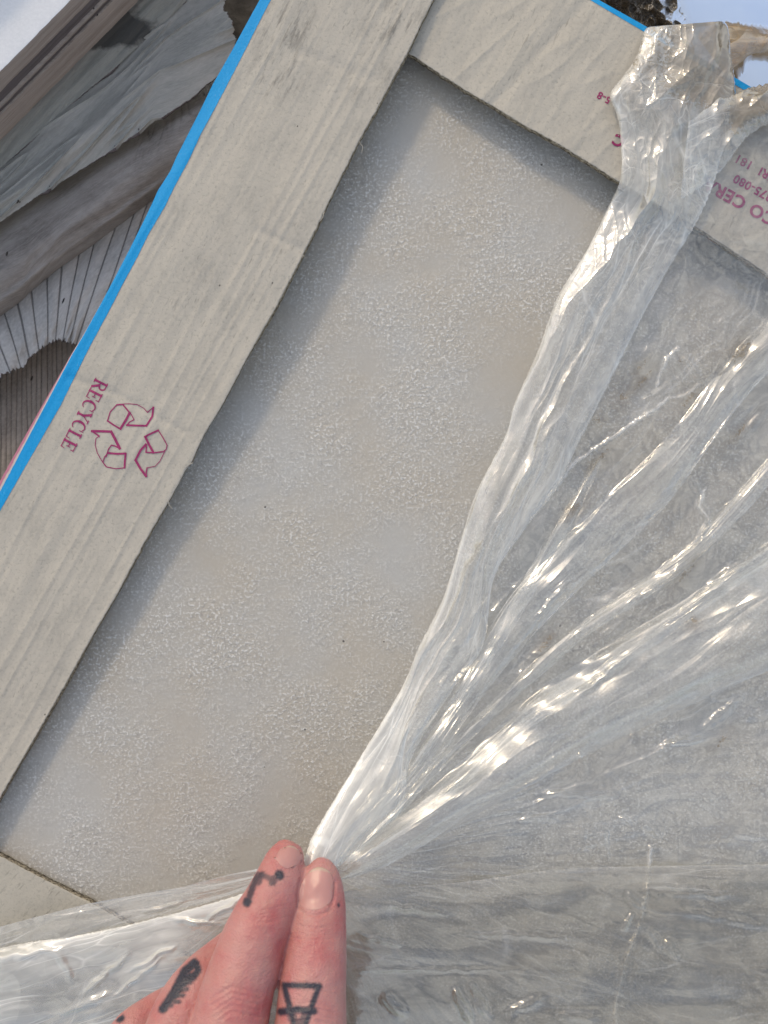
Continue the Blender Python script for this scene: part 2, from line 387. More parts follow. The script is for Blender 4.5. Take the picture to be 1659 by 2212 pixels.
M_film = filmmat('clear_plastic_film')
M_band = filmmat('gathered_plastic_film', rough=0.11, bump=1.1)
M_broad = filmmat('taut_plastic_film', rough=0.22, bump=0.8)
M_low = filmmat('dark_reflection_film', tint=(0.79, 0.77, 0.72), gloss=0.9, bump=0.7)  # darker film copy: tint paints in the dark reflection of the person above
M_amber = filmmat('dirty_plastic_film', tint=(0.50, 0.34, 0.20), hazecol=(0.34, 0.225, 0.11), rough=0.2)

# ------------------------------------------------------------------ ground and things around the box
m = M('ground_soil'); oc = m.n('ShaderNodeTexCoord').outputs['Object']
g = m.noise(oc, 60, 6, 0.65)
M_ground = m.done(m.pbr(m.ramp(g, [(0.3, (0.03, 0.028, 0.025)), (0.7, (0.11, 0.10, 0.09))]), 0.95, m.bump(g, 0.8, 0.003), 0.2))
bpy.ops.mesh.primitive_plane_add(size=6, location=(0, 0, -0.085)); gr = bpy.context.object; gr.name = 'ground'
gr.data.materials.append(M_ground); tag(gr, kind='structure')

def weather(name, c0, c1, crk=(0.06, 0.055, 0.05), stripes=0.0, sdir=(1, 6), spots=0.5, rough=0.85, bump=0.0012, stripe_scale=2.3, crack=1.0):
    m = M(name); fl = m.uv('flow'); uv = m.uv()
    a = m.noise(m.map(fl, (sdir[0], sdir[1], 1)), 0.6, 5, 0.62, 0.3); b = m.noise(uv, 1.1, 5, 0.65); f = m.noise(m.map(fl, (sdir[0] * 6, sdir[1] * 7, 1)), 1.0, 4, 0.7)
    c = m.mix(m.ramp(a, [(0.32, 0.0), (0.68, 1.0)]), c0, c1)
    c = m.mix(m.math('MULTIPLY', m.ramp(b, [(0.5, 0.0), (0.75, 1.0)]), spots), c, tuple(x * 0.38 for x in c0))
    c = m.mix(m.ramp(f, [(0.4, 0.0), (0.8, 0.5)]), c, tuple(min(1, x * 1.5) for x in c1))
    h = m.math('ADD', m.math('MULTIPLY', a, 0.8), m.math('MULTIPLY', f, 0.25))
    sv = m.vor(m.map(fl, (1, 0.7, 1)), 1.3); sc_ = m.vor(m.map(fl, (1, 0.7, 1)), 1.3, out='Color'); sx = m.n('ShaderNodeSeparateColor'); m.l(sc_, sx.inputs[0])
    dot = m.math('MULTIPLY', m.math('LESS_THAN', m.math('ADD', sv, m.math('MULTIPLY', f, 0.05)), 0.075), m.math('GREATER_THAN', sx.outputs[0], 0.6))
    c = m.mix(dot, c, crk)
    if stripes:
        wv = m.n('ShaderNodeTexWave'); wv.wave_type = 'BANDS'; wv.bands_direction = 'X'; m.l(m.map(fl, (1, 0.12, 1)), wv.inputs['Vector'])
        wv.inputs['Scale'].default_value = stripe_scale; wv.inputs['Distortion'].default_value = 4.0; wv.inputs['Detail'].default_value = 3; wv.inputs['Detail Scale'].default_value = 1.2
        ln = m.ramp(wv.outputs['Fac'], [(0.0, 1.0), (0.015, 0.7), (0.06, 0.0)])
        c = m.mix(m.math('MULTIPLY', ln, stripes), c, crk)
        h = m.math('SUBTRACT', m.math('ADD', h, m.math('MULTIPLY', wv.outputs['Fac'], 0.35)), m.math('MULTIPLY', ln, 0.8))
    return m.done(m.pbr(c, rough, m.bump(h, 0.7, bump), 0.25))

M_board = weather('weathered_panel', (0.31, 0.32, 0.305), (0.46, 0.46, 0.44), spots=0.25)
M_stain = weather('stained_cardboard', (0.29, 0.30, 0.28), (0.38, 0.385, 0.36), spots=0.2)
_nt = M_stain.node_tree; _p = [n_ for n_ in _nt.nodes if n_.type == 'BSDF_PRINCIPLED'][0]; _src = _p.inputs['Base Color'].links[0].from_socket
_mm = M.__new__(M); _mm.m = M_stain; _mm.t = _nt
_u = _mm.uv(); _d = _mm.n('ShaderNodeVectorMath', _operation='DISTANCE'); _mm.l(_mm.map(_u, (0.55, 1.0, 1), math.radians(40)), _d.inputs[0]); _mm.l(_mm.map(_mm.n('ShaderNodeCombineXYZ').outputs[0], (1, 1, 1)), _d.inputs[1])
_cx = _d.inputs[1].links[0].from_node; _mm.t.links.remove(_d.inputs[1].links[0])
_mp = _d.inputs[0].links[0].from_node
_ca, _sa = math.cos(math.radians(40)), math.sin(math.radians(40)); _px, _py = 2.45 * 0.55, 0.62
_d.inputs[1].default_value = (_px * _ca - _py * _sa, _px * _sa + _py * _ca, 0)
_st = _mm.ramp(_mm.math('ADD', _d.outputs['Value'], _mm.math('MULTIPLY', _mm.noise(_u, 2.2, 4, 0.6), 0.7)), [(0.72, 1.0), (0.86, 0.0)])
_mm.l(_mm.mix(_mm.math('MULTIPLY', _st, 0.85), _src, (0.055, 0.055, 0.055)), _p.inputs['Base Color'])
M_roll = weather('weathered_roll', (0.20, 0.185, 0.175), (0.36, 0.345, 0.335), spots=0.5, sdir=(0.8, 5))
M_torn = weather('torn_corrugated', (0.36, 0.37, 0.38), (0.52, 0.52, 0.52), stripes=0.7, spots=0.4, sdir=(2, 2), stripe_scale=0.95, crk=(0.035, 0.035, 0.04))
M_under = weather('bare_corrugated', (0.19, 0.165, 0.145), (0.30, 0.265, 0.235), stripes=0.8, spots=0.4, sdir=(2, 2), stripe_scale=2.2, crk=(0.06, 0.05, 0.045))
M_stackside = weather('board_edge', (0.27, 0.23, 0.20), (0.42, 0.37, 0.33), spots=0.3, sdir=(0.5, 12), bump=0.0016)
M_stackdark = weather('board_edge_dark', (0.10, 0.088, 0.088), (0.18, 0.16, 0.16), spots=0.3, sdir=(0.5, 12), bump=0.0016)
M_white = weather('white_board_face', (0.78, 0.79, 0.80), (0.84, 0.84, 0.85), spots=0.03, sdir=(2, 2), bump=0.0003)
M_darkdebris = weather('dark_debris', (0.05, 0.045, 0.045), (0.11, 0.10, 0.10), spots=0.3)

# ---- left: stack of boards (top left corner)
stack = empty('board_stack', 'stack of thick boards with white top and brown ridged edges at the corner', 'board stack', tuple(W(0, 0, -40)))
def slab(name, e0, e1, z0, z1, mat, top, parent, seed=0, ext=(-0.7, 0.72)):
    """a board whose visible long edge runs e0->e1 at height z1; body goes to the upper left"""
    a = W(*e0, z1); b = W(*e1, z1); n = np.array([-0.70, 0.715, 0])
    d = (b - a); L = np.linalg.norm(d); d = d / L
    nl = 120
    t = np.linspace(0, 1, nl); edge = a + d * (t * L)[:, None] - n * (0.0006 * fbm(t * 40, t * 0 + seed, seed + 3, 4))[:, None] * 0.25
    prof = [(0, 0.0012), (0, 0.0)] 
    rows = []
    dz = (z1 - z0) * 1e-3
    for k in range(0, 9):
        f = k / 8.0; zz = -dz * (1 - f)
        r = 0.0002 * (math.sin(f * math.pi) ** 0.5) + 0.00012 * noise(t * 60, t * 0 + f * 3, seed + k)
        rows.append(edge - n * (r)[:, None] * 1.0 + np.array([0, 0, zz]))
    P = np.stack(rows, 0)
    o = grid_obj(name, P, mat, parent, {'UVMap': np.stack(np.meshgrid(t * 6, np.arange(9) * 0.06), -1), 'flow': np.stack(np.meshgrid(t * 6, np.arange(9) * 0.06), -1)})
    Q = np.stack([rows[-1] + n * w + np.array([0, 0, 0.0]) for w in (0, 0.0006, 0.05, 0.25)], 0)
    Q[1:, :, 2] += 0.0003
    o2 = grid_obj('face', Q, top, o if o else parent, {'UVMap': np.stack([Q[..., 0], Q[..., 1]], -1) * 60, 'flow': np.stack([Q[..., 0], Q[..., 1]], -1) * 60})
    o2.location = (0, 0, 0)
    Qb = np.stack([rows[0] + n * w for w in (0, 0.25)], 0)
    o3 = grid_obj('underside', Qb, mat, o, {'UVMap': np.stack([Qb[..., 0], Qb[..., 1]], -1) * 60, 'flow': np.stack([Qb[..., 0], Qb[..., 1]], -1) * 60}); o3.location = (0, 0, 0)
    return o
# edges given at their own heights, from the lower left to the upper right
def down(p, z, prd=0.0):
    k = 300.0 / (300.0 - z); dx = (829.5 + (p[0] - 829.5) * k, 1106 + (p[1] - 1106) * k); return (dx[0] + 0.70 * prd, dx[1] + 0.715 * prd)
EA, EB = (-330, 489), (480, -331)
slab('board', down(EA, 15, -190), down(EB, 15, -190), 0.5, 15, M_stackside, M_white, stack, 5)  # added board out of view, set back to shade the white top
slab('board', down(EA, 0), down(EB, 0), -7.5, 0, M_stackside, M_white, stack, 1)
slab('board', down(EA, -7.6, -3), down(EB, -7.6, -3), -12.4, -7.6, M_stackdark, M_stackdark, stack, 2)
slab('board', down(EA, -12.5, 2), down(EB, -12.5, 2), -13.6, -12.5, M_stackside, M_stackside, stack, 6)
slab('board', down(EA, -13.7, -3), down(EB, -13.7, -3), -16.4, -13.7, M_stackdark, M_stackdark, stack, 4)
slab('board', down(EA, -16.5, 1), down(EB, -16.5, 1), -27, -16.5, M_stackside, M_stackside, stack, 3)

# ---- weathered flat panel
def strip(name, E0, E1, zf, mat, label, cat, thick=0.0015, jag=(0, 3), na=320, nc=120, seed=0, rim=M_stackdark, smooth=True, nudge=None, parent=None):
    o = sheet(name, E0, E1, na, nc, zf, mat, parent, smooth=smooth, thick=thick, rim=rim, jag=jag, seed=seed, nudge=nudge)
    if parent is None: tag(o, label, cat)
    return o

CRACK = [(-300, 620), (0, 357), (32, 329), (83, 284), (131, 238), (187, 190), (238, 149), (286, 105), (369, 28), (397, 0), (440, -50)]
strip('stained_panel', [(-300, 560), (0, 285), (60, 230), (120, 170), (180, 112), (240, 55), (300, 0), (360, -55)] + [(420, -110), (470, -160), (500, -190)], [(p[0] + 3, p[1] + 4) for p in CRACK],
      lambda u, v, a, c_, t, c: -34 + 0.8 * noise(a / 120, c_ / 40, 21) - 5 * c, M_stain,
      'greenish grey cardboard panel with a dark wet stain, running directly along the board stack', 'cardboard panel', jag=(0, 1.5), seed=31, smooth=False)
def ragend(u, v, t, c):
    k = sstep(0.90, 1.0, t) * (10 * fbm(c * 9, c * 0 + 2, 44, 4) + 6 * ridge(c * 6, c * 0, 45, 4))
    return u + k * 0.9, v - k * 0.35
strip('weathered_panel', [(-300, 620), (0, 355), (83, 284), (187, 190), (286, 105), (369, 28), (397, 0), (466, -45)], [(-300, 720), (0, 480), (79, 425), (183, 362), (254, 316), (325, 268), (410, 215), (520, 120)],
      lambda u, v, a, c_, t, c: -40 + 1.0 * noise(a / 150, c_ / 60, 22) + 2.6 * np.exp(-((c - 0.62 + 0.1 * noise(a / 200, 0 * a, 5)) / 0.13) ** 2) - 7 * np.clip(c - 0.7, 0, 1) + 1.4 * ridge(a / 300, c_ / 40, 24, 4),
      M_board, 'wide pale grey weathered cardboard panel with a long crack and a ragged torn right end', 'cardboard panel', jag=(2.0, 2), seed=32, nudge=ragend, smooth=False, nc=160)
# ---- rolled sheet
strip('rolled_cardboard', [(-360, 660), (0, 448), (79, 399), (183, 340), (254, 295), (317, 253), (377, 210), (433, 175), (470, 165), (560, 120)], [(-360, 930), (0, 688), (70, 630), (135, 578), (222, 516), (333, 432), (450, 345), (500, 300), (640, 200)],
      lambda u, v, a, c_, t, c: -68 + 24 * np.sin(np.pi * np.clip(c, 0, 1)) ** 0.55 + 2.4 * np.exp(-((c - 0.86) / 0.05) ** 2) + 0.7 * noise(a / 90, c_ / 30, 23)
      - 1.6 * ridge(a / 22, c_ / 60, 25, 6) * sstep(0.45, 0.6, t) * sstep(0.6, 0.2, c),
      M_roll, 'brownish grey rolled cardboard sheet with a rounded back, between panel and torn sheet', 'cardboard roll', jag=(2, 2), seed=34, nc=160)
# ---- torn sheet with cracks running across
strip('torn_cardboard', [(-300, 870), (-110, 740), (-40, 685), (10, 645), (60, 605), (120, 560), (180, 510), (260, 445), (350, 380)], [(-150, 900), (-40, 835), (12, 806), (50, 790), (82, 756), (112, 736), (140, 734), (160, 745), (230, 735)],
      lambda u, v, a, c_, t, c: -66 + 5 * np.sin(np.pi * c * 0.8) + 1.2 * noise(a / 50, c_ / 60, 26) + 2.5 * noise(a / 30, c_ / 40, 28) * sstep(0.7, 1, c),
      M_torn, 'bluish grey torn cardboard with dark cracks across it and a ragged lower edge', 'torn cardboard', jag=(0, 7), seed=35, smooth=False, nc=160)
strip('bare_cardboard', [(-300, 900), (0, 740), (200, 620), (400, 480)], [(-300, 1400), (0, 1180), (200, 960), (400, 760)],
      lambda u, v, a, c_, t, c: -78 + 1.0 * noise(a / 90, c_ / 90, 27), M_under,
      'dark brown bare fluted cardboard lowest in the heap beside the pink box edge', 'corrugated cardboard', jag=(0, 0), seed=36)

# ---- tall box beyond the stack, outside the picture: it keeps the heap in shade
def box_mesh(name, c, sx, sy, sz, rot, mat, parent=None):
    me = bpy.data.meshes.new(name); bm = bmesh.new(); bmesh.ops.create_cube(bm, size=1)
    for v in bm.verts: v.co = Vector((v.co.x * sx, v.co.y * sy, v.co.z * sz))
    bmesh.ops.rotate(bm, verts=bm.verts, matrix=__import__('mathutils').Matrix.Rotation(rot, 3, 'Z'))
    bmesh.ops.translate(bm, verts=bm.verts, vec=Vector(c))
    bmesh.ops.bevel(bm, geom=bm.edges[:], offset=0.003, segments=2, affect='EDGES')
    bm.to_mesh(me); bm.free()
    return link(name, me, mat, parent)
M_plaincard = cardboard('cardboard_plain', (0.40, 0.33, 0.24), 0, 0.2)

# ---- top right: pale lid-like board with the sky's blue painted into its colour, brown crumpled wrap
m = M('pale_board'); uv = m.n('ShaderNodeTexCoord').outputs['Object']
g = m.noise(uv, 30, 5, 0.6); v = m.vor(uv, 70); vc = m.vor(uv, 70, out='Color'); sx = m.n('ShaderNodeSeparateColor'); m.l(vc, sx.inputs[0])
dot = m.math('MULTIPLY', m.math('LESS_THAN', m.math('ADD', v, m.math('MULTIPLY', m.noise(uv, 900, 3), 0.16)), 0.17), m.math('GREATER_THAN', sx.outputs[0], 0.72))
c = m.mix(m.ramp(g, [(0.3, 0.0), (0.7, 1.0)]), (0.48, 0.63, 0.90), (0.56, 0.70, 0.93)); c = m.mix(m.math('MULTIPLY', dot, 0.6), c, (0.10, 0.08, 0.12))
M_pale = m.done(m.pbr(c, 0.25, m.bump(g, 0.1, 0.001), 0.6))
tag(sheet('pale_board', [(1290, -500), (1440, -60), (1520, 260), (1600, 420)], [(2700, -500), (2700, -60), (2700, 260), (2700, 420)], 40, 40,
    lambda u, v, a, c_, t, c: -34 + 0 * u, M_pale, thick=0.006, smooth=False), 'pale blue smooth board with dark specks at the top right corner', 'board')

# ------------------------------------------------------------------ the tile box
DX, DY = -0.478, 0.878      # along the box's long side, downwards in the picture
NX, NY = 0.878, 0.478       # across, to the right
def to_an(u, v): return u * DX + v * DY, u * NX + v * NY
def from_an(a, n): return a * DX + n * NX, a * DY + n * NY
def edge_fn(pts, ext=900):
    p = np.array([to_an(*q) for q in pts]); p = p[np.argsort(p[:, 0])]
    p = np.vstack([[p[0, 0] - ext, p[0, 1]], p, [p[-1, 0] + ext, p[-1, 1]]])
    return lambda a: np.interp(a, p[:, 0], p[:, 1])

outerL = edge_fn([(561, 0), (528, 60), (501, 110), (460, 182), (435, 234), (381, 340), (368, 370), (341, 412), (331, 435), (310, 479), (279, 541), (244, 608), (219, 655), (179, 727), (155, 768), (97, 878), (0, 1062)])
blueL = edge_fn([(585, 0), (553, 62), (529, 110), (497, 172), (467, 229), (435, 288), (407, 348), (378, 402), (356, 447), (321, 506), (294, 561), (264, 616), (243, 658), (190, 757), (131, 876), (0, 1104)])
innerL = edge_fn([(936, 0), (878, 119), (838, 192), (780, 298), (744, 367), (701, 456), (657, 546), (623, 613), (595, 667), (559, 729), (532, 777), (493, 852), (480, 876), (440, 942), (413, 1001), (401, 1017), (373, 1070), (309, 1178), (278, 1237), (254, 1283), (202, 1371), (140, 1481), (77, 1591), (0, 1724)])

def zL(u, v):
    a, n = to_an(u, v)
    dent = -0.5 * np.exp(-((seg_dist(u, v, [(150, 815), (250, 850), (400, 935)])) / 9.0) ** 2) \
        - 0.45 * np.exp(-((seg_dist(u, v, [(560, 500), (700, 560)])) / 10.0) ** 2) - 0.4 * np.exp(-((seg_dist(u, v, [(640, 110), (800, 170)])) / 14.0) ** 2)
    return 12.3 - 6.2 * sstep(-200, 1700, a) + 0.14 * noise(n / 30, a / 500, 51) + 0.30 * ridge(n / 44, a / 1500, 56, 3.0) + 0.10 * noise(n / 9, a / 160, 52) + 0.55 * noise(n / 260, a / 330, 53) + dent + 0.05 * noise(u / 12, v / 12, 54)

box = empty('tile_box', 'opened cardboard tile box with blue edge line, flaps framing a large ceramic tile', 'cardboard box', (0, 0, -0.085))

def flap(name, ef0, ef1, a0, a1, na, nc, zf, mat, thick, jag, frame=None, parent=box, rim=MC_rim, lift=0.0):
    a = np.linspace(a0, a1, na)
    n0 = ef0(a); n1 = ef1(a) + jag * (0.9 * fbm(a / 9, a * 0 + 3, 61, 4) + 1.6 * (ridge(a / 61, a * 0, 62, 14)) * (noise(a / 150, a * 0, 63) > 0.1))
    c = np.linspace(0, 1, nc)[None, :]
    A = a[:, None] + 0 * c; N = n0[:, None] * (1 - c) + n1[:, None] * c
    U, V = (frame or from_an)(A, N)
    return grid_obj(name, W(U, V, zf(U, V) + lift), mat, parent, {'UVMap': np.stack([U, V], -1) / 100, 'flow': np.stack([A, N], -1) / 100}, None, thick, rim=rim)

flap('side_flap', outerL, innerL, -640, 2300, 900, 120, zL, MC_left, 0.0024, 0.9)
flap('blue_stripe', lambda a: outerL(a) + 0.0 + 1.2 * np.clip(fbm(a / 8, a * 0, 71, 3), 0, 1) * 3 * sstep(800, 1000, a), lambda a: blueL(a) + 0.5 * fbm(a / 5, a * 0, 72, 3), -640, 2300, 900, 8, zL, M_blue, 0, 0, lift=0.13)

# box outer side, bulging out low on the left
a = np.linspace(-640, 2300, 500)[:, None]; dpt = np.linspace(0, 1, 60)[None, :]
bul = sstep(330, 1000, a) * 16 + 2
N = outerL(a) - bul * np.sin(np.pi * np.clip(dpt * 3.2, 0, 1)) ** 0.8 * 1.0 + 0.0 * dpt
U, V = from_an(a + 0 * dpt, N); zt = zL(U, V)
P = W(U, V, zt); P2 = W(U, V, zt)
k = sstep(0, 0.3, dpt)
Zs = zt - 6 * np.clip(dpt * 3.2, 0, 1) - 92 * np.clip((dpt - 0.31) / 0.69, 0, 1)
# keep the horizontal place of the upper edge for everything below the bulge
base = W(*from_an(a + 0 * dpt, outerL(a) - bul * np.sin(np.pi * np.clip(dpt * 3.2, 0, 0.5)) ** 0.8 + 0 * dpt), zt)
P = base.copy(); P[..., 2] = Zs * 1e-3
m = M('printed_side'); uv = m.uv(); fl = m.uv('flow')
sp = m.n('ShaderNodeSeparateXYZ'); m.l(fl, sp.inputs[0])
nn = m.noise(uv, 5, 3); cc = m.mix(m.ramp(m.math('ADD', sp.outputs[1], m.math('MULTIPLY', nn, 0.04)), [(0.035, 0.0), (0.05, 1.0), (0.19, 1.0), (0.22, 0.0)]), (0.48, 0.44, 0.42), (0.40, 0.16, 0.24))
M_side = m.done(m.pbr(cc, 0.7, m.bump(nn, 0.2, 0.0005), 0.3))
grid_obj('side_wall', P, M_side, box, {'UVMap': np.stack([U, V], -1) / 100, 'flow': np.stack([a / 100 + 0 * dpt, dpt + 0 * a], -1)}, None, 0.0)

# ---- top flap (lies under the side flap)
TX, TY = 0.862, 0.507       # along the top side, to the right
def to_t(u, v): return u * TX + v * TY, -u * TY + v * TX
def from_t(a, n): return a * TX - n * TY, a * TY + n * TX
def edge_t(pts, ext=1200):
    p = np.array([to_t(*q) for q in pts]); p = p[np.argsort(p[:, 0])]
    p = np.vstack([[p[0, 0] - ext, p[0, 1]], p, [p[-1, 0] + ext, p[-1, 1]]])
    return lambda a: np.interp(a, p[:, 0], p[:, 1])
innerT = edge_t([(860, 108), (894, 121), (936, 150), (975, 175), (1005, 195), (1075, 235), (1121, 264), (1207, 311), (1272, 351), (1336, 392), (1500, 487), (1659, 592)])
outerT = edge_t([(1100, -120), (1294, 0), (1399, 59), (1585, 166)])
blueT = edge_t([(1080, -116), (1275, 0), (1392, 69), (1579, 178)])
def zT(u, v):
    a, n = to_t(u, v)
    base = 9.3 + 1.2 * sstep(900, 1100, a)
    return base + 0.16 * noise(a / 30, n / 260, 81) + 0.34 * ridge(a / 70 + n / 200, n / 260, 87, 2.5) + 0.09 * noise(a / 11, n / 90, 82) + 0.5 * noise(a / 260, n / 200, 83) \
        - 0.5 * np.exp(-((a - 1085 + 0.2 * (n + 600)) / 14) ** 2) + 0.05 * noise(u / 12, v / 12, 84)
flap('top_flap', outerT, innerT, 480, 2600, 800, 130, zT, MC_top, 0.0024, 0.9, frame=from_t)
flap('blue_stripe', outerT, blueT, 480, 2600, 400, 8, zT, M_blue, 0, 0, frame=from_t, lift=0.13)

# ---- bottom flap
innerB = edge_t([(-200, 1745), (0, 1849), (99, 1901), (191, 1947), (420, 2075), (700, 2230)])
def zB(u, v):
    return 3.2 + 0.4 * noise(u / 120, v / 120, 91) + 0.06 * noise(u / 14, v / 30, 92)
flap('bottom_flap', lambda a: innerB(a) + 420, innerB, -100, 2600, 500, 90, zB, MC_bot, 0.0024, 1.0, frame=from_t)

# box floor and the other walls
for nm, p0, p1 in (('end_wall', from_t(480, outerT(480.0)), from_t(2600, outerT(2600.0))),):
    nl = 200; t = np.linspace(0, 1, nl)[:, None]; dd = np.linspace(0, 1, 12)[None, :]
    U = p0[0] + (p1[0] - p0[0]) * t + 0 * dd; V = p0[1] + (p1[1] - p0[1]) * t + 0 * dd
    aa, _ = to_t(U, V); U, V = from_t(aa, outerT(aa)); P = W(U, V, zT(U, V)); P[..., 2] -= dd * 0.09
    grid_obj(nm, P, M_plaincard, box, {'UVMap': np.stack([U, V], -1) / 100, 'flow': np.stack([U, V], -1) / 100}, None, 0.0)

# ---- printing on the side flap: recycling mark and the word
def cp(x, y): return (x * 0.3968, 713 + y * 0.3968)      # zoomed-view coordinates -> reference
def CP(*p): return [cp(*q) for q in p]
K, T1 = 4.6, 1.5
arrows = [
  (CP((655, 538), (620, 518), (585, 494)), 3.2), (CP((585, 494), (600, 445), (636, 407)), 2.2), (CP((636, 407), (668, 405), (706, 450)), 3.0), (CP((706, 450), (685, 490), (655, 538)), K),
  (CP((640, 404), (700, 401), (745, 405), (782, 425), (803, 448)), T1), (CP((803, 448), (835, 420)), T1 + .4), (CP((835, 420), (829, 470), (797, 521)), 3.8),
  (CP((797, 521), (750, 520), (690, 518)), 3.8), (CP((690, 518), (706, 500), (730, 488)), 2.2), (CP((730, 488), (716, 462), (704, 446)), 1.8),
  (CP((500, 550), (560, 551), (605, 553)), K), (CP((605, 553), (630, 600), (652, 645)), K + .6), (CP((652, 645), (628, 632), (606, 627)), 2.6), (CP((606, 627), (590, 650), (578, 690)), 2.2),
  (CP((500, 550), (520, 563), (540, 578)), 3.0), (CP((540, 578), (522, 590), (518, 625), (530, 670), (552, 708), (575, 742)), T1),
  (CP((592, 670), (640, 674), (684, 672)), 4.0), (CP((684, 672), (680, 710), (678, 750)), 3.8), (CP((678, 750), (630, 755), (580, 745)), 1.8), (CP((580, 745), (560, 720), (570, 690), (590, 668)), 2.0),
  (CP((790, 580), (830, 560), (862, 546)), 3.6), (CP((862, 546), (890, 590), (910, 628)), 2.0), (CP((910, 628), (905, 650), (888, 662)), 2.0), (CP((790, 580), (812, 625), (836, 668)), 4.4),
  (CP((888, 662), (840, 668), (795, 666)), 2.6), (CP((795, 666), (797, 640), (795, 622)), 2.6), (CP((795, 622), (765, 655), (738, 708)), 4.2), (CP((738, 708), (765, 755), (796, 796)), K),
  (CP((796, 796), (797, 770), (801, 750)), 2.4), (CP((801, 750), (845, 742), (870, 715), (898, 660)), T1)]
lines_obj('recycling_symbol', arrows, zL, M_mag, box)

for pts_, w_ in (([(396, 1012), (405, 1004), (417, 1000)], [4.5, 3.0, 1.0]), ([(362, 1080), (366, 1092), (372, 1098)], [2.0, 1.4, .7]), ([(647, 545), (655, 552), (662, 557)], [1.4, 1.2, .6]), ([(776, 306), (784, 318), (781, 330)], [1.2, 1.0, .6]), ([(700, 458), (697, 470), (691, 478)], [1.4, 1.1, .6])):
    lines_obj('torn_fibre', [(pts_, w_)], zL, MC_left, box, lift=0.2)
def arcp(cx, cy, rx, ry, a0, a1, n=14):
    return [(cx + rx * math.cos(math.radians(a0 + (a1 - a0) * i / n)), cy + ry * math.sin(math.radians(a0 + (a1 - a0) * i / n))) for i in range(n + 1)]
GL = {
 'R': ([([(.2, 0.03), (.2, .97)], .15), ([(.04, .03), (.38, .03)], .06), ([(.04, .97), (.45, .97)], .06), ([(.45, .97)] + arcp(.45, .74, .24, .23, 90, -90), .1), ([(.22, .5), (.45, .51)], .06), ([(.42, .5), (.74, .05)], .15), ([(.66, .03), (.9, .03)], .06)], .9),
 'E': ([([(.2, 0.03), (.2, .97)], .15), ([(.04, .97), (.72, .97)], .06), ([(.70, .97), (.70, .76)], .05), ([(.2, .51), (.52, .51)], .06), ([(.53, .64), (.53, .38)], .05), ([(.04, .03), (.74, .03)], .06), ([(.74, .0), (.77, .27)], .05)], .86),
 'C': ([(arcp(.46, .5, .36, .47, 55, 180), [.05, .1, .17]), (arcp(.46, .5, .36, .47, 180, 315), [.17, .09, .05]), ([(.74, .98), (.74, .70)], .05)], .88),
 'Y': ([([(.14, .95), (.44, .46)], .15), ([(.76, .95), (.44, .46)], .06), ([(.44, .48), (.44, .03)], .14), ([(.0, .97), (.3, .97)], .06), ([(.62, .97), (.9, .97)], .06), ([(.28, .03), (.6, .03)], .06)], .88),
 'L': ([([(.2, 0.03), (.2, .97)], .15), ([(.04, .97), (.38, .97)], .06), ([(.04, .03), (.7, .03)], .06), ([(.7, .0), (.73, .3)], .05)], .8)}
def word(s, org, right, up, size, step):
    out = []; x = 0.0
    for ch in s:
        st, w = GL[ch]
        for pts, wd in st:
            q = [(org[0] + right[0] * (x + px * step) * size + up[0] * py * size, org[1] + right[1] * (x + px * step) * size + up[1] * py * size) for px, py in pts]
            out.append((q, (np.array(wd) * size if np.ndim(wd) else wd * size)))
        x += w * step
    return out
r_ = np.array([-0.455, 0.89]); u_ = np.array([0.89, 0.455])
lines_obj('recycle_lettering', word('RECYCLE', (207, 815), r_, u_, 30, 0.93), zL, M_mag, box)

# ---- printing on the top flap (upside down)
tr_ = (-0.876, -0.482); tu_ = (-0.482, 0.876)
def tline(s, org, size, bold=0.0): text_obj('printed_lettering', s, org, tr_, tu_, size, zT, M_mag, box, bold=bold)
tline('LUCO CERA', (1722, 490), 38, 0.03)
tline('(1)375-080', (1700, 437), 26, 0.03)
tline('MIRI  181', (1690, 386), 26, 0.03)
tline('5-8', (1322, 212), 22, 0.02)
tline('C', (1352, 300), 34, 0.03)

# ------------------------------------------------------------------ ceramic tile
ta, tb = 60, 2700   # along
tc = [W(*from_an(aa, nn_), 0) for aa, nn_ in ((-440, 560), (-440, 3100), (2100, 3100), (2100, 560))]
ctr = np.mean(tc, axis=0)
me = bpy.data.meshes.new('ceramic_tile'); bm = bmesh.new()
vt = [bm.verts.new((*p[:2], 0.0)) for p in tc]; vb = [bm.verts.new((*p[:2], -0.009)) for p in tc]
bm.faces.new(vt); bm.faces.new(vb[::-1])
for i in range(4): bm.faces.new((vt[i], vb[i], vb[(i + 1) % 4], vt[(i + 1) % 4]))
bmesh.ops.recalc_face_normals(bm, faces=bm.faces)
bmesh.ops.bevel(bm, geom=[e for e in bm.edges], offset=0.0008, segments=2, affect='EDGES')
bm.to_mesh(me); bm.free()
tag(link('ceramic_tile', me, M_tile), 'large matt beige grey ceramic tile with pebbled glaze lying inside the open box', 'tile')
# tiles below it in the box
for k in range(1, 7):
    o = bpy.data.objects['ceramic_tile'].copy(); COL.objects.link(o); o.location = (0.0006 * (k % 3 - 1), 0.0005 * ((k * 7) % 3 - 1), -0.0096 * k)
    if k > 0: bpy.data.objects.remove(o)

# ------------------------------------------------------------------ plastic wrap
G = np.array([668.0, 1868.0])
wrap = empty('plastic_wrap', 'clear crinkled plastic wrap pulled into pleats across the tile by the fingers', 'plastic film', tuple(W(668, 1868, 30)))

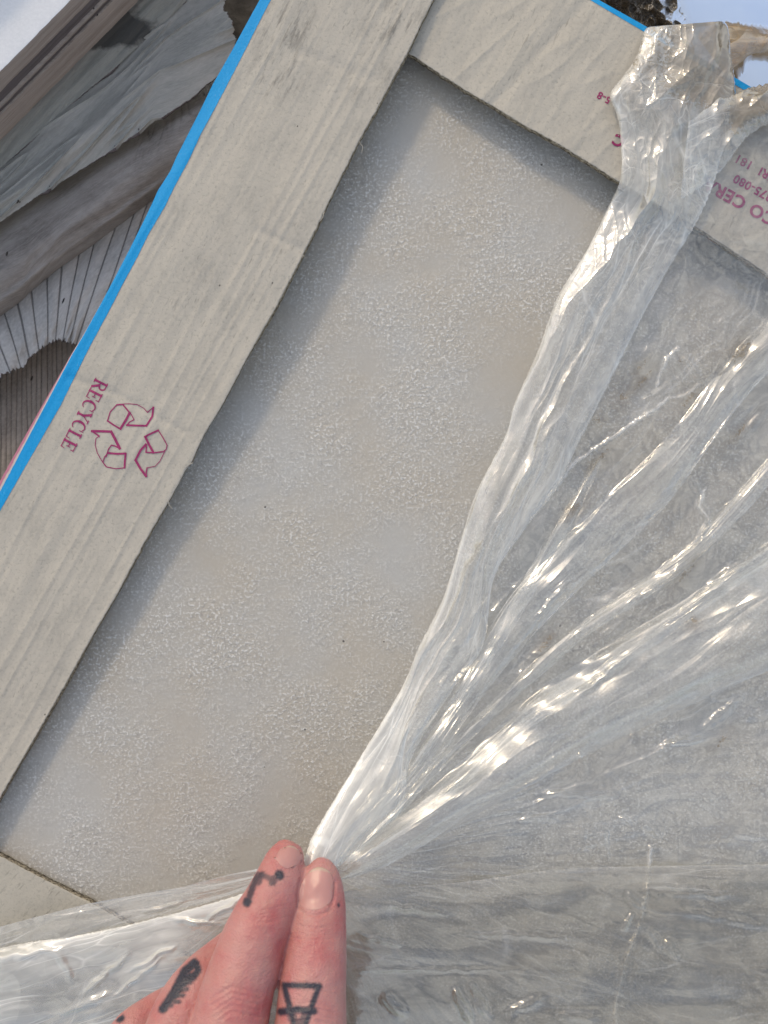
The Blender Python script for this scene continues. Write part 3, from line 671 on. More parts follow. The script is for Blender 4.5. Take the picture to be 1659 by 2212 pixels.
DIRT = [(1290, 910, 22, 22), (1385, 790, 40, 14), (1345, 860, 30, 22), (1600, 930, 60, 14), (1300, 985, 50, 12), (1468, 780, 14, 10), (1180, 1390, 70, 18), (1490, 860, 60, 14),
        (1560, 1600, 40, 14), (1480, 1240, 60, 16), (1600, 760, 70, 30), (1390, 820, 60, 10), (1500, 1340, 20, 20), (1240, 1100, 60, 20), (1640, 240, 120, 60)]
def dirtf(u, v, extra=0):
    d = 0 * u
    for x, y, rx, ry in DIRT:
        c_, s_ = math.cos(-0.85), math.sin(-0.85)
        xx = (u - x) * c_ + (v - y) * s_; yy = -(u - x) * s_ + (v - y) * c_
        d = np.maximum(d, np.exp(-((xx / rx) ** 2 + (yy / ry) ** 2)))
    return d + extra

def filmbase(u, v):
    """resting height of the film in mm"""
    r = np.hypot(u - G[0], v - G[1])
    ta_, tn = to_t(u, v)
    overT = sstep(60, -40, tn - innerT(ta_))
    overL = sstep(80, -30, (u * NX + v * NY) - innerL(u * DX + v * DY))
    base = 5.5 + 6.5 * overT + 8.0 * overL
    pk = np.exp(-(r / 300.0) ** 1.15)
    return base * (1 - pk) + 33.0 * pk

# short puckers and creases of the film: (x, y, half length, half width, direction in degrees, height in mm)
PUCK = [(1260, 1655, 30, 9, 75, 1.6), (1243, 1716, 75, 6, 2, 1.1), (1170, 1767, 45, 9, 0, 1.3), (1351, 1772, 16, 6, 30, 1.2), (1414, 1792, 26, 12, 35, 1.4), (1260, 1812, 28, 5, 85, 0.8),
        (1306, 1818, 34, 7, 80, 1.0), (1483, 1601, 42, 8, -5, 1.5), (1562, 1538, 50, 10, -42, 1.7), (1625, 1545, 34, 12, -15, 1.6), (1540, 1738, 34, 12, 40, 1.4), (1625, 1806, 36, 10, 10, 1.4),
        (1374, 1949, 26, 8, 45, 1.6), (1357, 1990, 20, 5, -60, 1.0), (850, 2172, 32, 13, 50, 1.9), (1000, 2172, 40, 10, 65, 1.9), (1034, 2162, 40, 9, 60, 1.7), (1135, 2172, 40, 11, -20, 1.8), (1254, 2195, 40, 12, 5, 1.7),
        (1454, 2050, 26, 9, 55, 1.2), (1420, 2028, 22, 7, 60, 1.0), (1514, 1076, 44, 7, 70, 1.5), (1524, 1138, 34, 6, -65, 1.3), (1472, 798, 36, 6, 62, 1.2), (1444, 800, 32, 6, 75, 1.1), (1500, 800, 36, 7, 52, 1.3),
        (1409, 854, 24, 8, -30, 1.1), (1430, 1260, 60, 10, -38, 1.6), (1560, 1250, 60, 12, -35, 1.5), (1290, 1470, 60, 9, -36, 1.2), (900, 1965, 60, 6, 8, 1.1), (1100, 2020, 120, 6, 3, 0.9), (820, 2030, 46, 5, 12, 1.3),
        (950, 2095, 160, 5, 0, 0.7), (1500, 1930, 110, 9, 3, 1.2), (1560, 1985, 90, 9, 10, 1.0), (230, 2105, 60, 7, -42, 1.9), (140, 2085, 34, 9, 60, 1.6), (330, 2070, 50, 5, -30, 1.5), (300, 2110, 60, 4, -38, 1.5),
        (420, 1990, 50, 6, 5, 1.3), (350, 1960, 40, 6, -12, 1.2), (480, 1965, 40, 5, -30, 1.2), (60, 2060, 80, 9, -8, 1.3), (180, 2170, 60, 9, -20, 1.4), (1190, 1300, 60, 8, -48, 1.0), (1340, 760, 40, 8, -60, 1.1), (1640, 900, 50, 9, -50, 1.4)]
LINES = [[(1465, 753), (1444, 771), (1430, 800), (1420, 830)], [(1300, 960), (1340, 934), (1370, 912), (1410, 888), (1444, 861), (1485, 852), (1512, 828)], [(1180, 1080), (1240, 1000), (1300, 960)], [(1520, 1060), (1510, 1090), (1530, 1120), (1540, 1160)]]
def pucker(u, v):
    z = 0 * u
    wu = u + 5 * noise(u / 28, v / 28, 171); wv_ = v + 5 * noise(u / 28, v / 28, 172)
    for x, y, L_, w_, an, h_ in PUCK:
        c_, s_ = math.cos(math.radians(an)), math.sin(math.radians(an)); xx = (wu - x) * c_ + (wv_ - y) * s_; yy = -(wu - x) * s_ + (wv_ - y) * c_
        z = z + h_ * np.exp(-(xx / L_) ** 4) * np.exp(-(yy / w_) ** 2)
    return z
def linehaze(u, v):
    d = 0 * u
    wu = u + 4 * noise(u / 10, v / 10, 173); wv_ = v + 4 * noise(u / 10, v / 10, 174)
    for p_ in LINES: d = np.maximum(d, np.exp(-(seg_dist(wu, wv_, p_) / 2.6) ** 2))
    return d

# left boundary of the main sheet as seen from the fingers: angle against radius
def ang(p): return math.degrees(math.atan2(-(p[1] - G[1]), p[0] - G[0]))
upper = [(700, 1835), (800, 1705), (880, 1570), (945, 1440), (1000, 1330), (1050, 1190), (1110, 1060), (1190, 930), (1290, 760), (1370, 600), (1440, 460), (1480, 330), (1585, 205), (1690, 178)]
ru = [math.hypot(p[0] - G[0], p[1] - G[1]) for p in upper]; au = [ang(p) for p in upper]
lower = [(650, 1868), (600, 1868), (542, 1880), (460, 1898), (400, 1915), (300, 1932), (190, 1952), (100, 1975), (0, 2002), (-400, 2110)]
rl = [math.hypot(p[0] - G[0], p[1] - G[1]) for p in lower]; alw = [(ang(p) - 360 if ang(p) > 60 else ang(p)) for p in lower]
NT, NR = 1500, 640
rr = 14 + 2100 * (np.linspace(0, 1, NR) ** 1.25)
R2 = rr[None, :] + np.zeros((NT, 1)); Tt = np.linspace(0, 1, NT)[:, None] + np.zeros((1, NR))
th0 = np.interp(rr, ru, au)[None, :]; th1 = np.interp(rr, rl, alw)[None, :]
TH = th0 * (1 - Tt) + th1 * Tt
Ur = G[0] + R2 * np.cos(np.radians(TH)); Vr = G[1] - R2 * np.sin(np.radians(TH))
thn = TH / 9.0
lr = np.log(R2 / 60 + 1)
amp = np.clip(R2 / 500, 0.12, 1.0)
warp = 0.55 * noise(R2 / 420, TH / 16, 101) + 0.25 * noise(R2 / 150, TH / 8, 102)
pleat = 2.0 * amp * (ridge(thn * 0.75 + warp, R2 / 900, 103, 1.5) - 0.4) * (0.5 + 0.6 * sstep(-15, 25, TH))
pleat += 0.55 * amp * ridge(thn * 2.1 + 1.5 * warp, R2 / 500, 104, 2.5)
pleat += 0.08 * np.clip(R2 / 350, 0, 1) * ridge(thn * 5.5 + 2.5 * warp, R2 / 260, 105, 3.0)
cro = 0.3 * sstep(300, 700, R2) * (ridge(Ur / 105 + 0.4 * noise(Ur / 50, Vr / 50, 111), Vr / 80, 107, 5) + 0.7 * ridge(Ur / 48, Vr / 60 + 0.3 * noise(Ur / 30, Vr / 30, 112), 108, 6))
blob = sstep(200, 600, R2) * (2.4 * noise(Ur / 210, Vr / 130, 109) + 0.8 * noise(Ur / 80, Vr / 60, 110))
# a raised seam running down on the right
seam = 1.1 * np.exp(-(seg_dist(Ur, Vr, [(1405, 1830), (1400, 1900), (1385, 1990), (1350, 2080), (1330, 2170), (1325, 2400)]) + 3 * noise(Ur / 12, Vr / 12, 113)) ** 2 / 16.0)
Z = filmbase(Ur, Vr) + pleat + cro + blob + seam + pucker(Ur, Vr) + 0.7 * linehaze(Ur, Vr)
Z = np.maximum(Z, 1.0)
# clear of the flaps below
ta_, tn_ = to_t(Ur, Vr); onT = tn_ - innerT(ta_) < 8
Z = np.where(onT, np.maximum(Z, zT(Ur, Vr) + 0.5), Z)
onL = (Ur * NX + Vr * NY) - innerL(Ur * DX + Vr * DY) < 8
Z = np.where(onL, np.maximum(Z, zL(Ur, Vr) + 0.6), Z)
leftside = sstep(-100, -170, TH)
hz = 0.035 + 0.05 * noise(Ur / 200, Vr / 130, 121) + 0.15 * np.exp(-R2 / 180) + 0.05 * ridge(thn * 2.1 + 1.5 * warp, R2 / 500, 104, 2.0) + 0.16 * leftside
hz = hz + 0.5 * np.clip(seam, 0, 1) * (0.4 + 0.6 * (noise(Ur / 9, Vr / 9, 122) > -0.1))
hz = hz + 0.6 * linehaze(Ur, Vr)
hz = np.clip(hz, 0.03, 1)
grid_obj('main_sheet', W(Ur, Vr, Z), M_film, wrap,
         {'UVMap': np.stack([Ur, Vr], -1) / 100, 'flow': np.stack([R2 / 100, TH / 9.0 * np.clip(R2 / 600, 0.25, 1.0) ** 0], -1)},
         {'haze': hz, 'crumple': 0.35 * sstep(200, 600, R2), 'dirt': dirtf(Ur, Vr)})

# ---- gathered band from the fingers up over the top flap
BL = [(654, 1868), (672, 1812), (708, 1750), (775, 1640), (865, 1490), (905, 1395), (957, 1290), (1000, 1150), (1030, 1060), (1092, 940), (1112, 870), (1160, 760), (1205, 640), (1265, 545), (1312, 450), (1340, 385), (1340, 295), (1331, 245), (1317, 204), (1345, 165), (1376, 118), (1397, 60), (1440, 68)]
BR = [(706, 1886), (745, 1862), (800, 1812), (872, 1745), (890, 1640), (985, 1480), (1045, 1395), (1068, 1250), (1130, 1150), (1200, 1060), (1250, 960), (1330, 800), (1390, 680), (1440, 590), (1500, 490), (1535, 415), (1562, 330), (1590, 250), (1588, 190), (1582, 130), (1568, 50), (1540, 54)]
def zband(u, v, a, c_, t, c):
    w = np.sin(np.pi * np.clip(c, 0, 1)) ** 0.45
    top = sstep(0.70, 0.85, t)
    base = filmbase(u, v) + 1.0
    wv = 0.35 * noise(a / 260, c * 2.2, 131) + 0.12 * noise(a / 80, c * 4, 132)
    pl = 3.0 * ridge(c * 1.6 + wv, a / 800, 133, 1.4) + 0.8 * ridge(c * 4.2 + 2 * wv, a / 480, 134, 1.2)
    big = 3.0 * fbm(u / 100, v / 130, 136, 2) + 1.6 * ridge(u / 60 + v / 160, v / 110 - u / 200, 151, 1.0) + 1.6 * (ridge(u / 85 + 0.3 * noise(u / 60, v / 60, 1), v / 130, 137, 2)) 
    small = 0.3 * sstep(0.45, 0.7, t) * ridge(u / 34 + v / 90, v / 60 - u / 100, 139, 4)
    z = base + (w * (1 - 0.35 * top) + 0.12 * top) * (2.4 + pl * (1 - 0.75 * top) * (0.12 + 0.88 * sstep(0.02, 0.30, t)) + top * (3.5 + big) + small)
    ta_, tn_ = to_t(u, v)
    z = np.where(tn_ - innerT(ta_) < 14, np.maximum(z, zT(u, v) + 0.7), z)
    return np.maximum(z, 1.5)
def bandhaze(u, v, a, c_, t, c):
    st = ridge(c * 5.2 + 0.7 * noise(a / 260, c * 2.2, 131), a / 380, 134, 1.6)
    milky = sstep(0.36, 0.0, t) * sstep(1.0, 0.2, c)
    mid = np.exp(-((t - 0.68) / 0.12) ** 2) * 0.10
    edge = np.exp(-((c) / 0.06) ** 2) * 0.25 + np.exp(-((1 - c) / 0.05) ** 2) * 0.12
    return np.clip(0.17 + 0.16 * st + 0.62 * milky + mid + edge + 0.10 * noise(a / 90, c * 5, 141) + 0.16 * sstep(0.80, 0.93, t) + 0.12 * ridge(u / 60, v / 80, 145, 4) * sstep(0.7, 0.8, t), 0.04, 0.95)
sheet('gathered_band', BL, BR, 1100, 260, zband, M_band, wrap,
      attrs={'haze': bandhaze, 'crumple': lambda u, v, a, c_, t, c: 0.3 + 0.7 * sstep(0.55, 0.75, t), 'dirt': lambda u, v, a, c_, t, c: 1.35 * sstep(0.74, 0.90, t) * (0.4 + 0.6 * sstep(0.2, 0.8, c)) + 0.35 * sstep(0.7, 0.85, t)},
      jag=(0.9, 1.6), seed=7)

def overlay(name, E0, E1, hgt, peak, haze, na=700, nc=110, seed=0, edge1=0.15, pl=1.0, mat=None, lift=0.8):
    def zf(u, v, a, c_, t, c):
        prof = np.where(c < peak, np.sin(np.pi / 2 * c / peak) ** 1.3, np.cos(np.pi / 2 * (c - peak) / (1 - peak)) ** 0.7)
        wv = 0.3 * noise(a / 240, c * 2, seed + 1)
        p = 1.3 * ridge(c * 1.8 + wv, a / 700, seed + 2, 1.6) + 0.25 * ridge(c * 5 + 2 * wv, a / 400, seed + 3, 2)
        grow = sstep(0, 0.12, t) * (0.45 + 0.55 * t)
        z = filmbase(u, v) + lift + prof * (hgt * grow) + p * pl * grow * sstep(0, 0.15, c) + 0.9 * pucker(u, v) + sstep(0, .1, t) * 2.6 * noise(u / 190, v / 90, seed + 8) * sstep(0, 0.1, c) * sstep(1, 0.9, c)
        ta_, tn_ = to_t(u, v)
        return np.where(tn_ - innerT(ta_) < 12, np.maximum(z, zT(u, v) + 0.9), z)
    def hzf(u, v, a, c_, t, c):
        return np.clip(haze * (0.7 + 0.6 * noise(a / 150, c * 4, seed + 5)) + edge1 * np.exp(-((1 - c) / 0.05) ** 2) + 0.5 * haze * ridge(c * 6, a / 300, seed + 3, 2), 0.0, 0.9) * sstep(0, 0.10, c)
    return sheet(name, E0, E1, na, nc, zf, mat or M_film, wrap, attrs={'haze': hzf, 'crumple': lambda u, v, a, c_, t, c: 0.12 + 0 * u, 'dirt': lambda u, v, a, c_, t, c: dirtf(u, v) * 0.9}, jag=(0, 1.2), seed=seed)

overlay('upper_fold', [(700, 1868), (820, 1740), (930, 1590), (1010, 1440), (1100, 1290), (1190, 1190), (1290, 1085), (1400, 985), (1480, 895), (1560, 785), (1659, 680), (1800, 540)],
        [(712, 1880), (850, 1755), (960, 1620), (1050, 1495), (1150, 1375), (1262, 1262), (1350, 1180), (1445, 1085), (1535, 960), (1610, 860), (1690, 780), (1850, 660)], 3.6, 0.6, 0.12, seed=200)
overlay('broad_fold', [(716, 1884), (800, 1800), (900, 1730), (1000, 1640), (1150, 1500), (1300, 1400), (1450, 1310), (1659, 1180), (1950, 1000)],
        [(730, 1903), (800, 1884), (867, 1855), (987, 1784), (1112, 1715), (1226, 1653), (1340, 1596), (1500, 1520), (1659, 1450), (1950, 1340)], 12.0, 0.74, 0.08, seed=220, nc=180, pl=0.7, mat=M_broad)
overlay('thin_fold', [(722, 1878), (850, 1745), (975, 1600), (1130, 1450), (1240, 1355), (1340, 1285), (1500, 1160), (1659, 985), (1800, 840)],
        [(728, 1884), (862, 1765), (990, 1625), (1150, 1476), (1262, 1382), (1366, 1312), (1530, 1192), (1690, 1020), (1840, 880)], 3.0, 0.55, 0.10, seed=280, nc=70, pl=0.6)
overlay('thin_fold', [(726, 1886), (880, 1770), (1010, 1662), (1120, 1560), (1230, 1480), (1350, 1400), (1500, 1290), (1700, 1130)],
        [(730, 1890), (890, 1785), (1022, 1680), (1135, 1582), (1246, 1506), (1368, 1428), (1520, 1320), (1730, 1170)], 2.4, 0.5, 0.08, seed=290, nc=60, pl=0.5)
overlay('thin_fold', [(716, 1872), (830, 1720), (960, 1540), (1060, 1380), (1130, 1250), (1200, 1130), (1290, 990)],
        [(722, 1876), (845, 1733), (978, 1556), (1084, 1398), (1162, 1268), (1232, 1146), (1300, 1000)], 2.4, 0.5, 0.14, seed=295, nc=60, pl=0.6)
overlay('lower_fold', [(720, 2600), (1000, 2650), (1300, 2700), (1700, 2750), (2200, 2750)],
        [(735, 1926), (1000, 1905), (1197, 1879), (1397, 1871), (2000, 1862)], 3.0, 0.93, 0.03, seed=240, nc=260, edge1=0.12, pl=0.4, mat=M_low)
overlay('left_fold', [(600, 2500), (400, 2520), (200, 2560), (0, 2600), (-200, 2650), (-500, 2750)],
        [(640, 1886), (500, 1938), (330, 1985), (170, 2020), (0, 2048), (-400, 2140)], 4.0, 0.9, 0.42, seed=260, nc=260, edge1=0.22, pl=1.2, lift=1.5)

# ---- dirty curled edge of the wrap at the top right
def zcurl(off, h, sd):
    return lambda u, v, a, c_, t, c: off + h * np.sin(np.pi * c) ** 0.7 + 2.5 * fbm(u / 90, v / 80, sd, 2) + 1.2 * ridge(a / 75 + c_ / 120, c_ / 90, sd + 1, 1.2)
cst = lambda x: (lambda u, v, a, c_, t, c: x + 0 * u)
sheet('dirty_curl', [(1490, 236), (1545, 212), (1583, 205), (1615, 191), (1658, 180), (1720, 160), (1850, 130)], [(1470, 430), (1520, 400), (1572, 352), (1612, 298), (1660, 268), (1730, 250), (1870, 210)], 300, 140, zcurl(15, 3.5, 301), M_film, wrap,
      attrs={'haze': cst(0.24), 'crumple': cst(1.0), 'dirt': lambda u, v, a, c_, t, c: 1.5 * sstep(1540, 1600, u) * np.exp(-((c - 0.3) / 0.6) ** 2)}, jag=(3, 4), seed=41)
sheet('amber_loop', [(1502, 74), (1540, 54), (1569, 47), (1600, 48), (1643, 52), (1700, 62), (1850, 90)], [(1580, 180), (1586, 178), (1594, 174), (1606, 158), (1626, 132), (1700, 145), (1850, 190)], 200, 90, zcurl(4, 8, 305), M_amber, wrap,
      attrs={'haze': lambda u, v, a, c_, t, c: 0.30 + 0.6 * ridge(a / 60 + c_ / 90, c_ / 60, 331, 6), 'crumple': cst(1.0), 'dirt': cst(0.75)}, jag=(3, 2), seed=42)
# ---- dark crumpled dirty wrap behind the box
M_crumple = filmmat('grimy_plastic', haze=0.5, tint=(0.35, 0.30, 0.24), hazecol=(0.17, 0.145, 0.115), rough=0.22, bump=1.6)
o = sheet('crumpled_wrap', [(1200, -260), (1330, -90), (1420, -50), (1450, -20), (1475, 20), (1490, 60), (1500, 75)], [(1180, -120), (1300, 0), (1340, 40), (1390, 62), (1420, 85), (1460, 110), (1500, 130)], 260, 140,
      lambda u, v, a, c_, t, c: -14 + 8 * np.sin(np.pi * c) + 7 * fbm(u / 42, v / 42, 311, 3) + 5 * ridge(u / 26, v / 32, 312, 3), M_crumple,
      attrs={'haze': cst(0.8), 'crumple': cst(1.0), 'dirt': cst(0.5)}, jag=(6, 2), seed=43)
tag(o, 'dark brown grimy crumpled plastic bunched behind the blue line of the top flap', 'plastic scrap')

# ------------------------------------------------------------------ hand
def tube(bm, st, ns=28, flat=0.86):
    """st: list of (u, v, z_mm, half width in reference units as seen, thickness factor)"""
    p = catmull([(s[0], s[1], s[2], s[3] + 4.0, s[4]) for s in st], (len(st) - 1) * 7 + 1)
    C = W(p[:, 0], p[:, 1], p[:, 2]); r = p[:, 3] * S * (H - p[:, 2] * 1e-3) / H; tf = p[:, 4]
    d = np.gradient(C, axis=0); d /= np.linalg.norm(d, axis=1)[:, None]
    rings = []
    for i in range(len(C)):
        z = np.array([0, 0, 1.0]); x = np.cross(z, d[i]); nx = np.linalg.norm(x)
        x = x / nx; y = np.cross(d[i], x)
        ring = [bm.verts.new(C[i] + x * r[i] * math.cos(q) + y * r[i] * tf[i] * math.sin(q)) for q in [2 * math.pi * k / ns for k in range(ns)]]
        rings.append(ring)
    for a, b in zip(rings[:-1], rings[1:]):
        for k in range(ns): bm.faces.new((a[k], a[(k + 1) % ns], b[(k + 1) % ns], b[k]))
    bm.faces.new(rings[0][::-1]); bm.faces.new(rings[-1])

bm = bmesh.new()
index = [(678, 1859, 39.0, 3, .7), (681, 1865, 39.5, 22, .7), (685, 1880, 40.5, 36, .72), (690, 1910, 42, 45, .78), (691, 1950, 44, 51.5, .82), (688, 1990, 47, 56, .86), (684, 2040, 50, 61, .88), (680, 2090, 53, 65, .9), (675, 2140, 56, 69, .9), (671, 2212, 60, 74, .9), (664, 2330, 66, 82, .9), (640, 2480, 70, 96, .9)]
middle = [(626, 1815, 37, 3, .7), (624, 1822, 37.5, 20, .72), (621, 1838, 38.5, 32, .76), (614, 1865, 40.5, 42, .82), (603, 1905, 43.5, 51, .86), (588, 1945, 46.5, 57, .9), (568, 1985, 49.5, 62, .92), (548, 2030, 52, 66, .94), (530, 2085, 55, 71, .95), (513, 2140, 58, 75, .98), (497, 2212, 62, 80, .95), (480, 2330, 68, 92, .9), (470, 2480, 72, 100, .9)]
ring = [(560, 2010, 25, 30, .9), (520, 2040, 30, 40, .9), (476, 2085, 38, 50, .95), (440, 2125, 45, 58, .98), (408, 2172, 50, 64, .98), (385, 2230, 54, 70, .95), (362, 2330, 60, 82, .9), (340, 2470, 66, 90, .9)]
pinky = [(420, 2140, 25, 26, .9), (370, 2170, 31, 36, .9), (325, 2205, 37, 44, .95), (285, 2245, 42, 52, .95), (250, 2320, 48, 60, .9), (235, 2450, 56, 72, .9)]
thumb = [(702, 1930, 22, 18, .8), (700, 1950, 23, 34, .8), (692, 2000, 24, 42, .8), (684, 2080, 27, 46, .85), (680, 2180, 32, 50, .9), (690, 2320, 40, 62, .95), (700, 2480, 48, 84, .95)]
palm = [(480, 2380, 60, 130, .55), (500, 2450, 64, 225, .32), (500, 2560, 66, 245, .30), (505, 2700, 66, 235, .32), (520, 2850, 62, 190, .42), (530, 3000, 58, 145, .6), (535, 3300, 54, 150, .65), (540, 3700, 50, 165, .7)]
for st in (index, middle, ring, pinky, thumb, palm): tube(bm, st)
me = bpy.data.meshes.new('hand_raw'); bm.to_mesh(me); bm.free()
tmp = bpy.data.objects.new('hand_raw', me); COL.objects.link(tmp)
md = tmp.modifiers.new('r', 'REMESH'); md.mode = 'VOXEL'; md.voxel_size = 0.00055; md.use_smooth_shade = True
md = tmp.modifiers.new('s', 'SMOOTH'); md.factor = 0.5; md.iterations = 7
dg = bpy.context.evaluated_depsgraph_get(); dg.update()
hm = bpy.data.meshes.new_from_object(tmp.evaluated_get(dg)); bpy.data.objects.remove(tmp)
hm.name = 'hand'
n = len(hm.vertices); co = np.zeros(n * 3, np.float32); hm.vertices.foreach_get('co', co); co = co.reshape(-1, 3).astype(float)
no = np.zeros(n * 3, np.float32); hm.vertices.foreach_get('normal', no); no = no.reshape(-1, 3)
kk = (H - co[:, 2]) / H; hu = co[:, 0] / (S * kk) + 829.5; hv = 1106 - co[:, 1] / (S * kk)
up = sstep(-0.1, 0.2, no[:, 2])
# skin folds over the joints, veins of relief
dz = np.zeros(n)
def groove(pts, w, dep): 
    global dz
    dz -= 2.0 * dep * np.exp(-(seg_dist(hu, hv, pts) / w) ** 2) * up
for q in range(4): groove([(528 - 2 * q, 1957 + 8 * q), (560, 1968 + 8 * q), (592, 1962 + 9 * q), (618, 1954 + 8 * q)], 2.6, 0.00013)
for q in range(4): groove([(640, 1998 + 9 * q), (680, 2006 + 8 * q), (732, 1998 + 9 * q)], 2.6, 0.00011)
for q in range(5): groove([(452 + 6 * q, 2160 + 11 * q), (500, 2132 + 13 * q), (560, 2144 + 13 * q)], 3.5, 0.00016)
for q in range(4): groove([(625, 2172 + 12 * q), (672, 2164 + 13 * q), (720, 2176 + 12 * q)], 3.2, 0.00012)
groove([(648, 1900), (643, 1930), (643, 1960), (660, 1974), (690, 1976), (712, 1968), (722, 1940), (724, 1905)], 3.0, 0.00022)
dz += 0.00016 * fbm(hu / 26, hv / 26, 401, 4) * up
co2 = co + no * dz[:, None]
hm.vertices.foreach_set('co', co2.astype(np.float32).reshape(-1)); hm.update()
# ink in the skin
def soft(d, w, e): return 1 - sstep(w * 1.05, w * 1.05 + e * 1.6, d + 1.5 * noise(hu / 5, hv / 5, 77))
ink = np.zeros(n)
def stroke(pts, w, e=4.5, k=1.0, cond=None):
    global ink
    s = soft(seg_dist(hu, hv, pts), w, e) * k * (no[:, 2] > 0.05)
    if cond is not None: s = s * cond
    ink = np.maximum(ink, s)
stroke([(603, 1889), (604, 1891)], 6.5); stroke([(600, 1892), (586, 1900), (575, 1893), (563, 1892)], 2.5, 4.5, .75); stroke([(588, 1906), (590, 1900)], 5, 4, .8)
stroke([(566, 1889), (552, 1900), (545, 1918), (540, 1935)], 3.6, 4.5, .9); stroke([(558, 1893), (556, 1903)], 7, 4, .8); stroke([(533, 1950), (535, 1946)], 5.5)
stroke([(424, 2082), (428, 2095), (416, 2112)], 4.5); stroke([(420, 2080), (400, 2098), (386, 2125), (372, 2150), (352, 2180)], 6); stroke([(413, 2110), (390, 2128), (378, 2150)], 6)
for a_, b_ in (((392, 2128), (412, 2122)), ((384, 2140), (404, 2136)), ((376, 2152), (396, 2150)), ((368, 2164), (386, 2164)), ((360, 2172), (370, 2172))): stroke([a_, b_], 2.2, 3.5, .9)
stroke([(614, 2128), (690, 2130)], 3.2); stroke([(614, 2128), (626, 2180), (640, 2235)], 2.8); stroke([(689, 2130), (672, 2178), (652, 2235)], 2.8); stroke([(606, 2186), (640, 2181), (678, 2184)], 4.5)
stroke([(628, 2190), (645, 2225), (662, 2190)], 6, 5, .8)
stroke([(258, 2200), (260, 2199)], 5.5)
stroke([(731, 1954), (731, 1957)], 1.2, 2, .9)
A = hm.attributes.new('ink', 'FLOAT', 'POINT'); A.data.foreach_set('value', ink.astype(np.float32))
red = 0.55 * np.exp(-(np.hypot(hu - 570, hv - 1965) / 60) ** 2) + 0.7 * np.exp(-(np.hypot((hu - 540) / 1.3, hv - 2185) / 55) ** 2) + 0.6 * np.exp(-(np.hypot(hu - 735, (hv - 1960) / 2) / 34) ** 2) \
    + 0.6 * np.exp(-(np.hypot(hu - 600, hv - 1850) / 45) ** 2) + 0.5 * np.exp(-(np.hypot(hu - 600, (hv - 2060) / 2.5) / 26) ** 2) + 0.5 * np.exp(-(np.hypot(hu - 685, hv - 2040) / 55) ** 2) + 0.5 * np.exp(-(np.hypot(hu - 340, hv - 2180) / 60) ** 2) \
    + 0.25 * fbm(hu / 60, hv / 60, 411, 3) + 0.5 * np.exp(-(np.hypot(hu - 440, hv - 2070) / 50) ** 2)
A = hm.attributes.new('red', 'FLOAT', 'POINT'); A.data.foreach_set('value', np.clip(red, 0, 1).astype(np.float32))
m = M('skin'); oc = m.n('ShaderNodeTexCoord').outputs['Object']
mott = m.noise(m.map(oc, (180, 180, 180)), 1.0, 4, 0.6); pore = m.noise(oc, 2600, 2, 0.5); cell = m.vor(m.map(oc, (1, 1, 1)), 1500)
c = m.mix(m.attr('red'), (0.50, 0.235, 0.225), (0.44, 0.08, 0.088))
c = m.mix(m.ramp(mott, [(0.35, 0.0), (0.7, 0.6)]), c, (0.50, 0.275, 0.24))
c = m.mix(m.math('MULTIPLY', m.attr('ink'), 0.95), c, (0.014, 0.028, 0.048))
b = m.bump(m.math('ADD', m.math('ADD', m.math('MULTIPLY', pore, 0.5), m.math('MULTIPLY', cell, 1.0)), m.math('MULTIPLY', m.noise(m.map(oc, (500, 1500, 500)), 1.0, 3, 0.6), 1.6)), 0.6, 0.00022)
p = m.pbr(c, 0.42, b, 0.45, Subsurface_Weight=0.35, Subsurface_Scale=0.0016)
p.node.inputs['Subsurface Radius'].default_value = (1.0, 0.35, 0.2)
M_skin = m.done(p)
hm.materials.clear()
for pl_ in hm.polygons: pass
hand = link('hand', hm, M_skin)
hm.polygons.foreach_set('use_smooth', np.ones(len(hm.polygons), bool))
tag(hand, "person's hand with small dark finger tattoos, pinching the plastic wrap between fingertips", 'person')

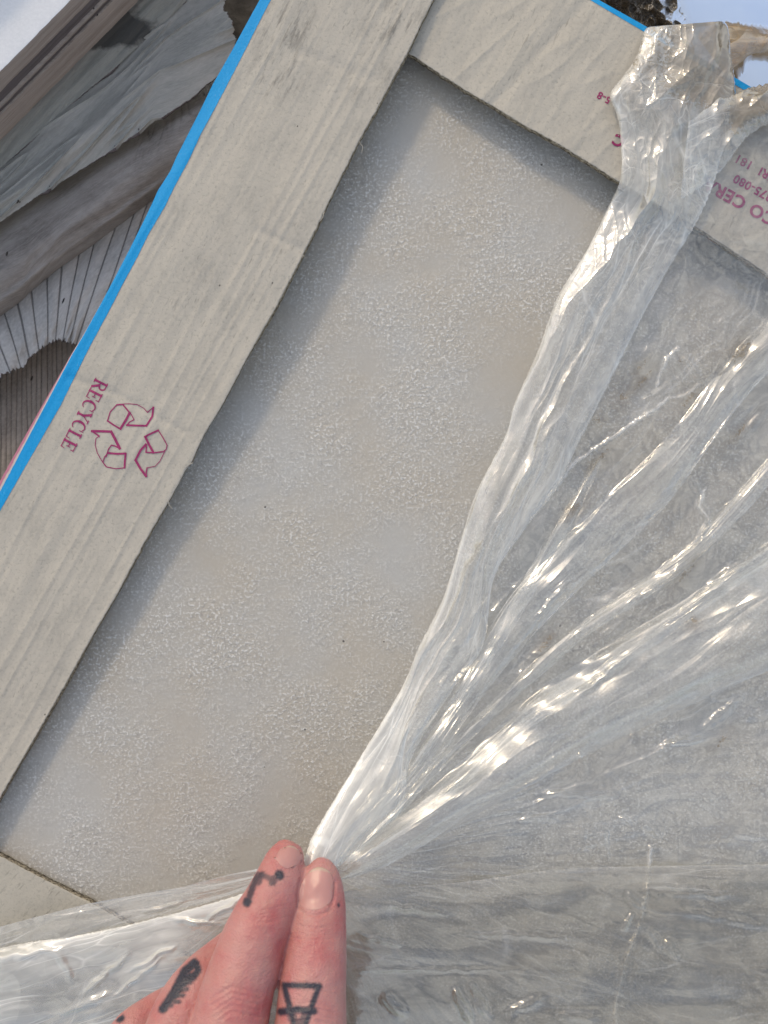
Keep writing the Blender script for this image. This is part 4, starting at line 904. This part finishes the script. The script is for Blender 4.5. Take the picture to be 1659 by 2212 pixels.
# nails, laid on the finger surface
from mathutils.bvhtree import BVHTree
deps = bpy.context.evaluated_depsgraph_get()
bvh = BVHTree.FromPolygons([tuple(x) for x in co2], [tuple(pp.vertices) for pp in hm.polygons])
def onhand(u, v, fallback):
    o_ = Vector((0, 0, H)); d_ = (Vector(W(u, v, 0)) - o_).normalized()
    hit = bvh.ray_cast(o_, d_)
    return hit[0] if hit[0] is not None else fallback
m = M('nail'); uv = m.uv(); sp = m.n('ShaderNodeSeparateXYZ'); m.l(uv, sp.inputs[0])
nn_ = m.noise(m.map(uv, (14, 1.0, 1)), 1.0, 3, 0.6)
c = m.mix(m.ramp(m.math('ADD', sp.outputs[1], m.math('MULTIPLY', nn_, 0.04)), [(0.0, 1.0), (0.10, 0.9), (0.15, 0.0)]), (0.50, 0.255, 0.235), (0.50, 0.37, 0.29))
c = m.mix(m.ramp(sp.outputs[1], [(0.80, 0.0), (0.95, 0.3)]), c, (0.52, 0.30, 0.275))
M_nail = m.done(m.pbr(c, 0.36, m.bump(nn_, 0.25, 0.0002), 0.5, Subsurface_Weight=0.15, Subsurface_Scale=0.001))
def nail(L0, R0, nrow, ncol, over):
    L_ = catmull(L0, nrow); R_ = catmull(R0, nrow); P = np.zeros((nrow, ncol, 3)); UVn = np.zeros((nrow, ncol, 2)); last = None
    for i in range(nrow - 1, -1, -1):
        for j in range(ncol):
            c_ = j / (ncol - 1); q = L_[i] * (1 - c_) + R_[i] * c_
            # rounded outline at base and tip
            x = 2 * c_ - 1; f = i / (nrow - 1)
            q = q + np.array([0, (f - 0.5) * -2 * 11 * x * x * (abs(f - 0.5) * 2)])
            if last is None: last = Vector(W(q[0], q[1], 44))
            h_ = onhand(q[0], q[1], None)
            if h_ is None: h_ = Vector(W(q[0], q[1], (P[min(i + 1, nrow - 1), j, 2] * 1e3 if i < nrow - 1 else 42) - 0.15))
            P[i, j] = h_; UVn[i, j] = (c_, f)
    # smooth curved plate, lifted slightly off the flesh
    for _ in range(3):
        P[1:-1, :, 2] = (P[:-2, :, 2] + 2 * P[1:-1, :, 2] + P[2:, :, 2]) / 4; P[:, 1:-1, 2] = (P[:, :-2, 2] + 2 * P[:, 1:-1, 2] + P[:, 2:, 2]) / 4
    cc_ = np.linspace(-1, 1, ncol)[None, :]; ff = np.linspace(0, 1, nrow)[:, None]
    P[..., 2] += 0.00035 * (1 - 0.8 * np.abs(cc_) ** 3) * (0.35 + 0.65 * np.sin(np.pi * np.clip(ff, 0, 0.95)) ** 0.4) + 0.0
    return grid_obj('nail', P, M_nail, hand, {'UVMap': UVn}, None, 0.0004, offset=-1.0)
nl_ = nail([(667, 1873), (657, 1893), (650, 1915), (646, 1940), (648, 1966)], [(712, 1872), (719, 1893), (722, 1915), (719, 1942), (708, 1964)], 40, 28, 0)
nail([(614, 1821), (604, 1834), (598, 1849), (594, 1862)], [(651, 1833), (656, 1848), (648, 1866), (632, 1882)], 30, 24, 0)
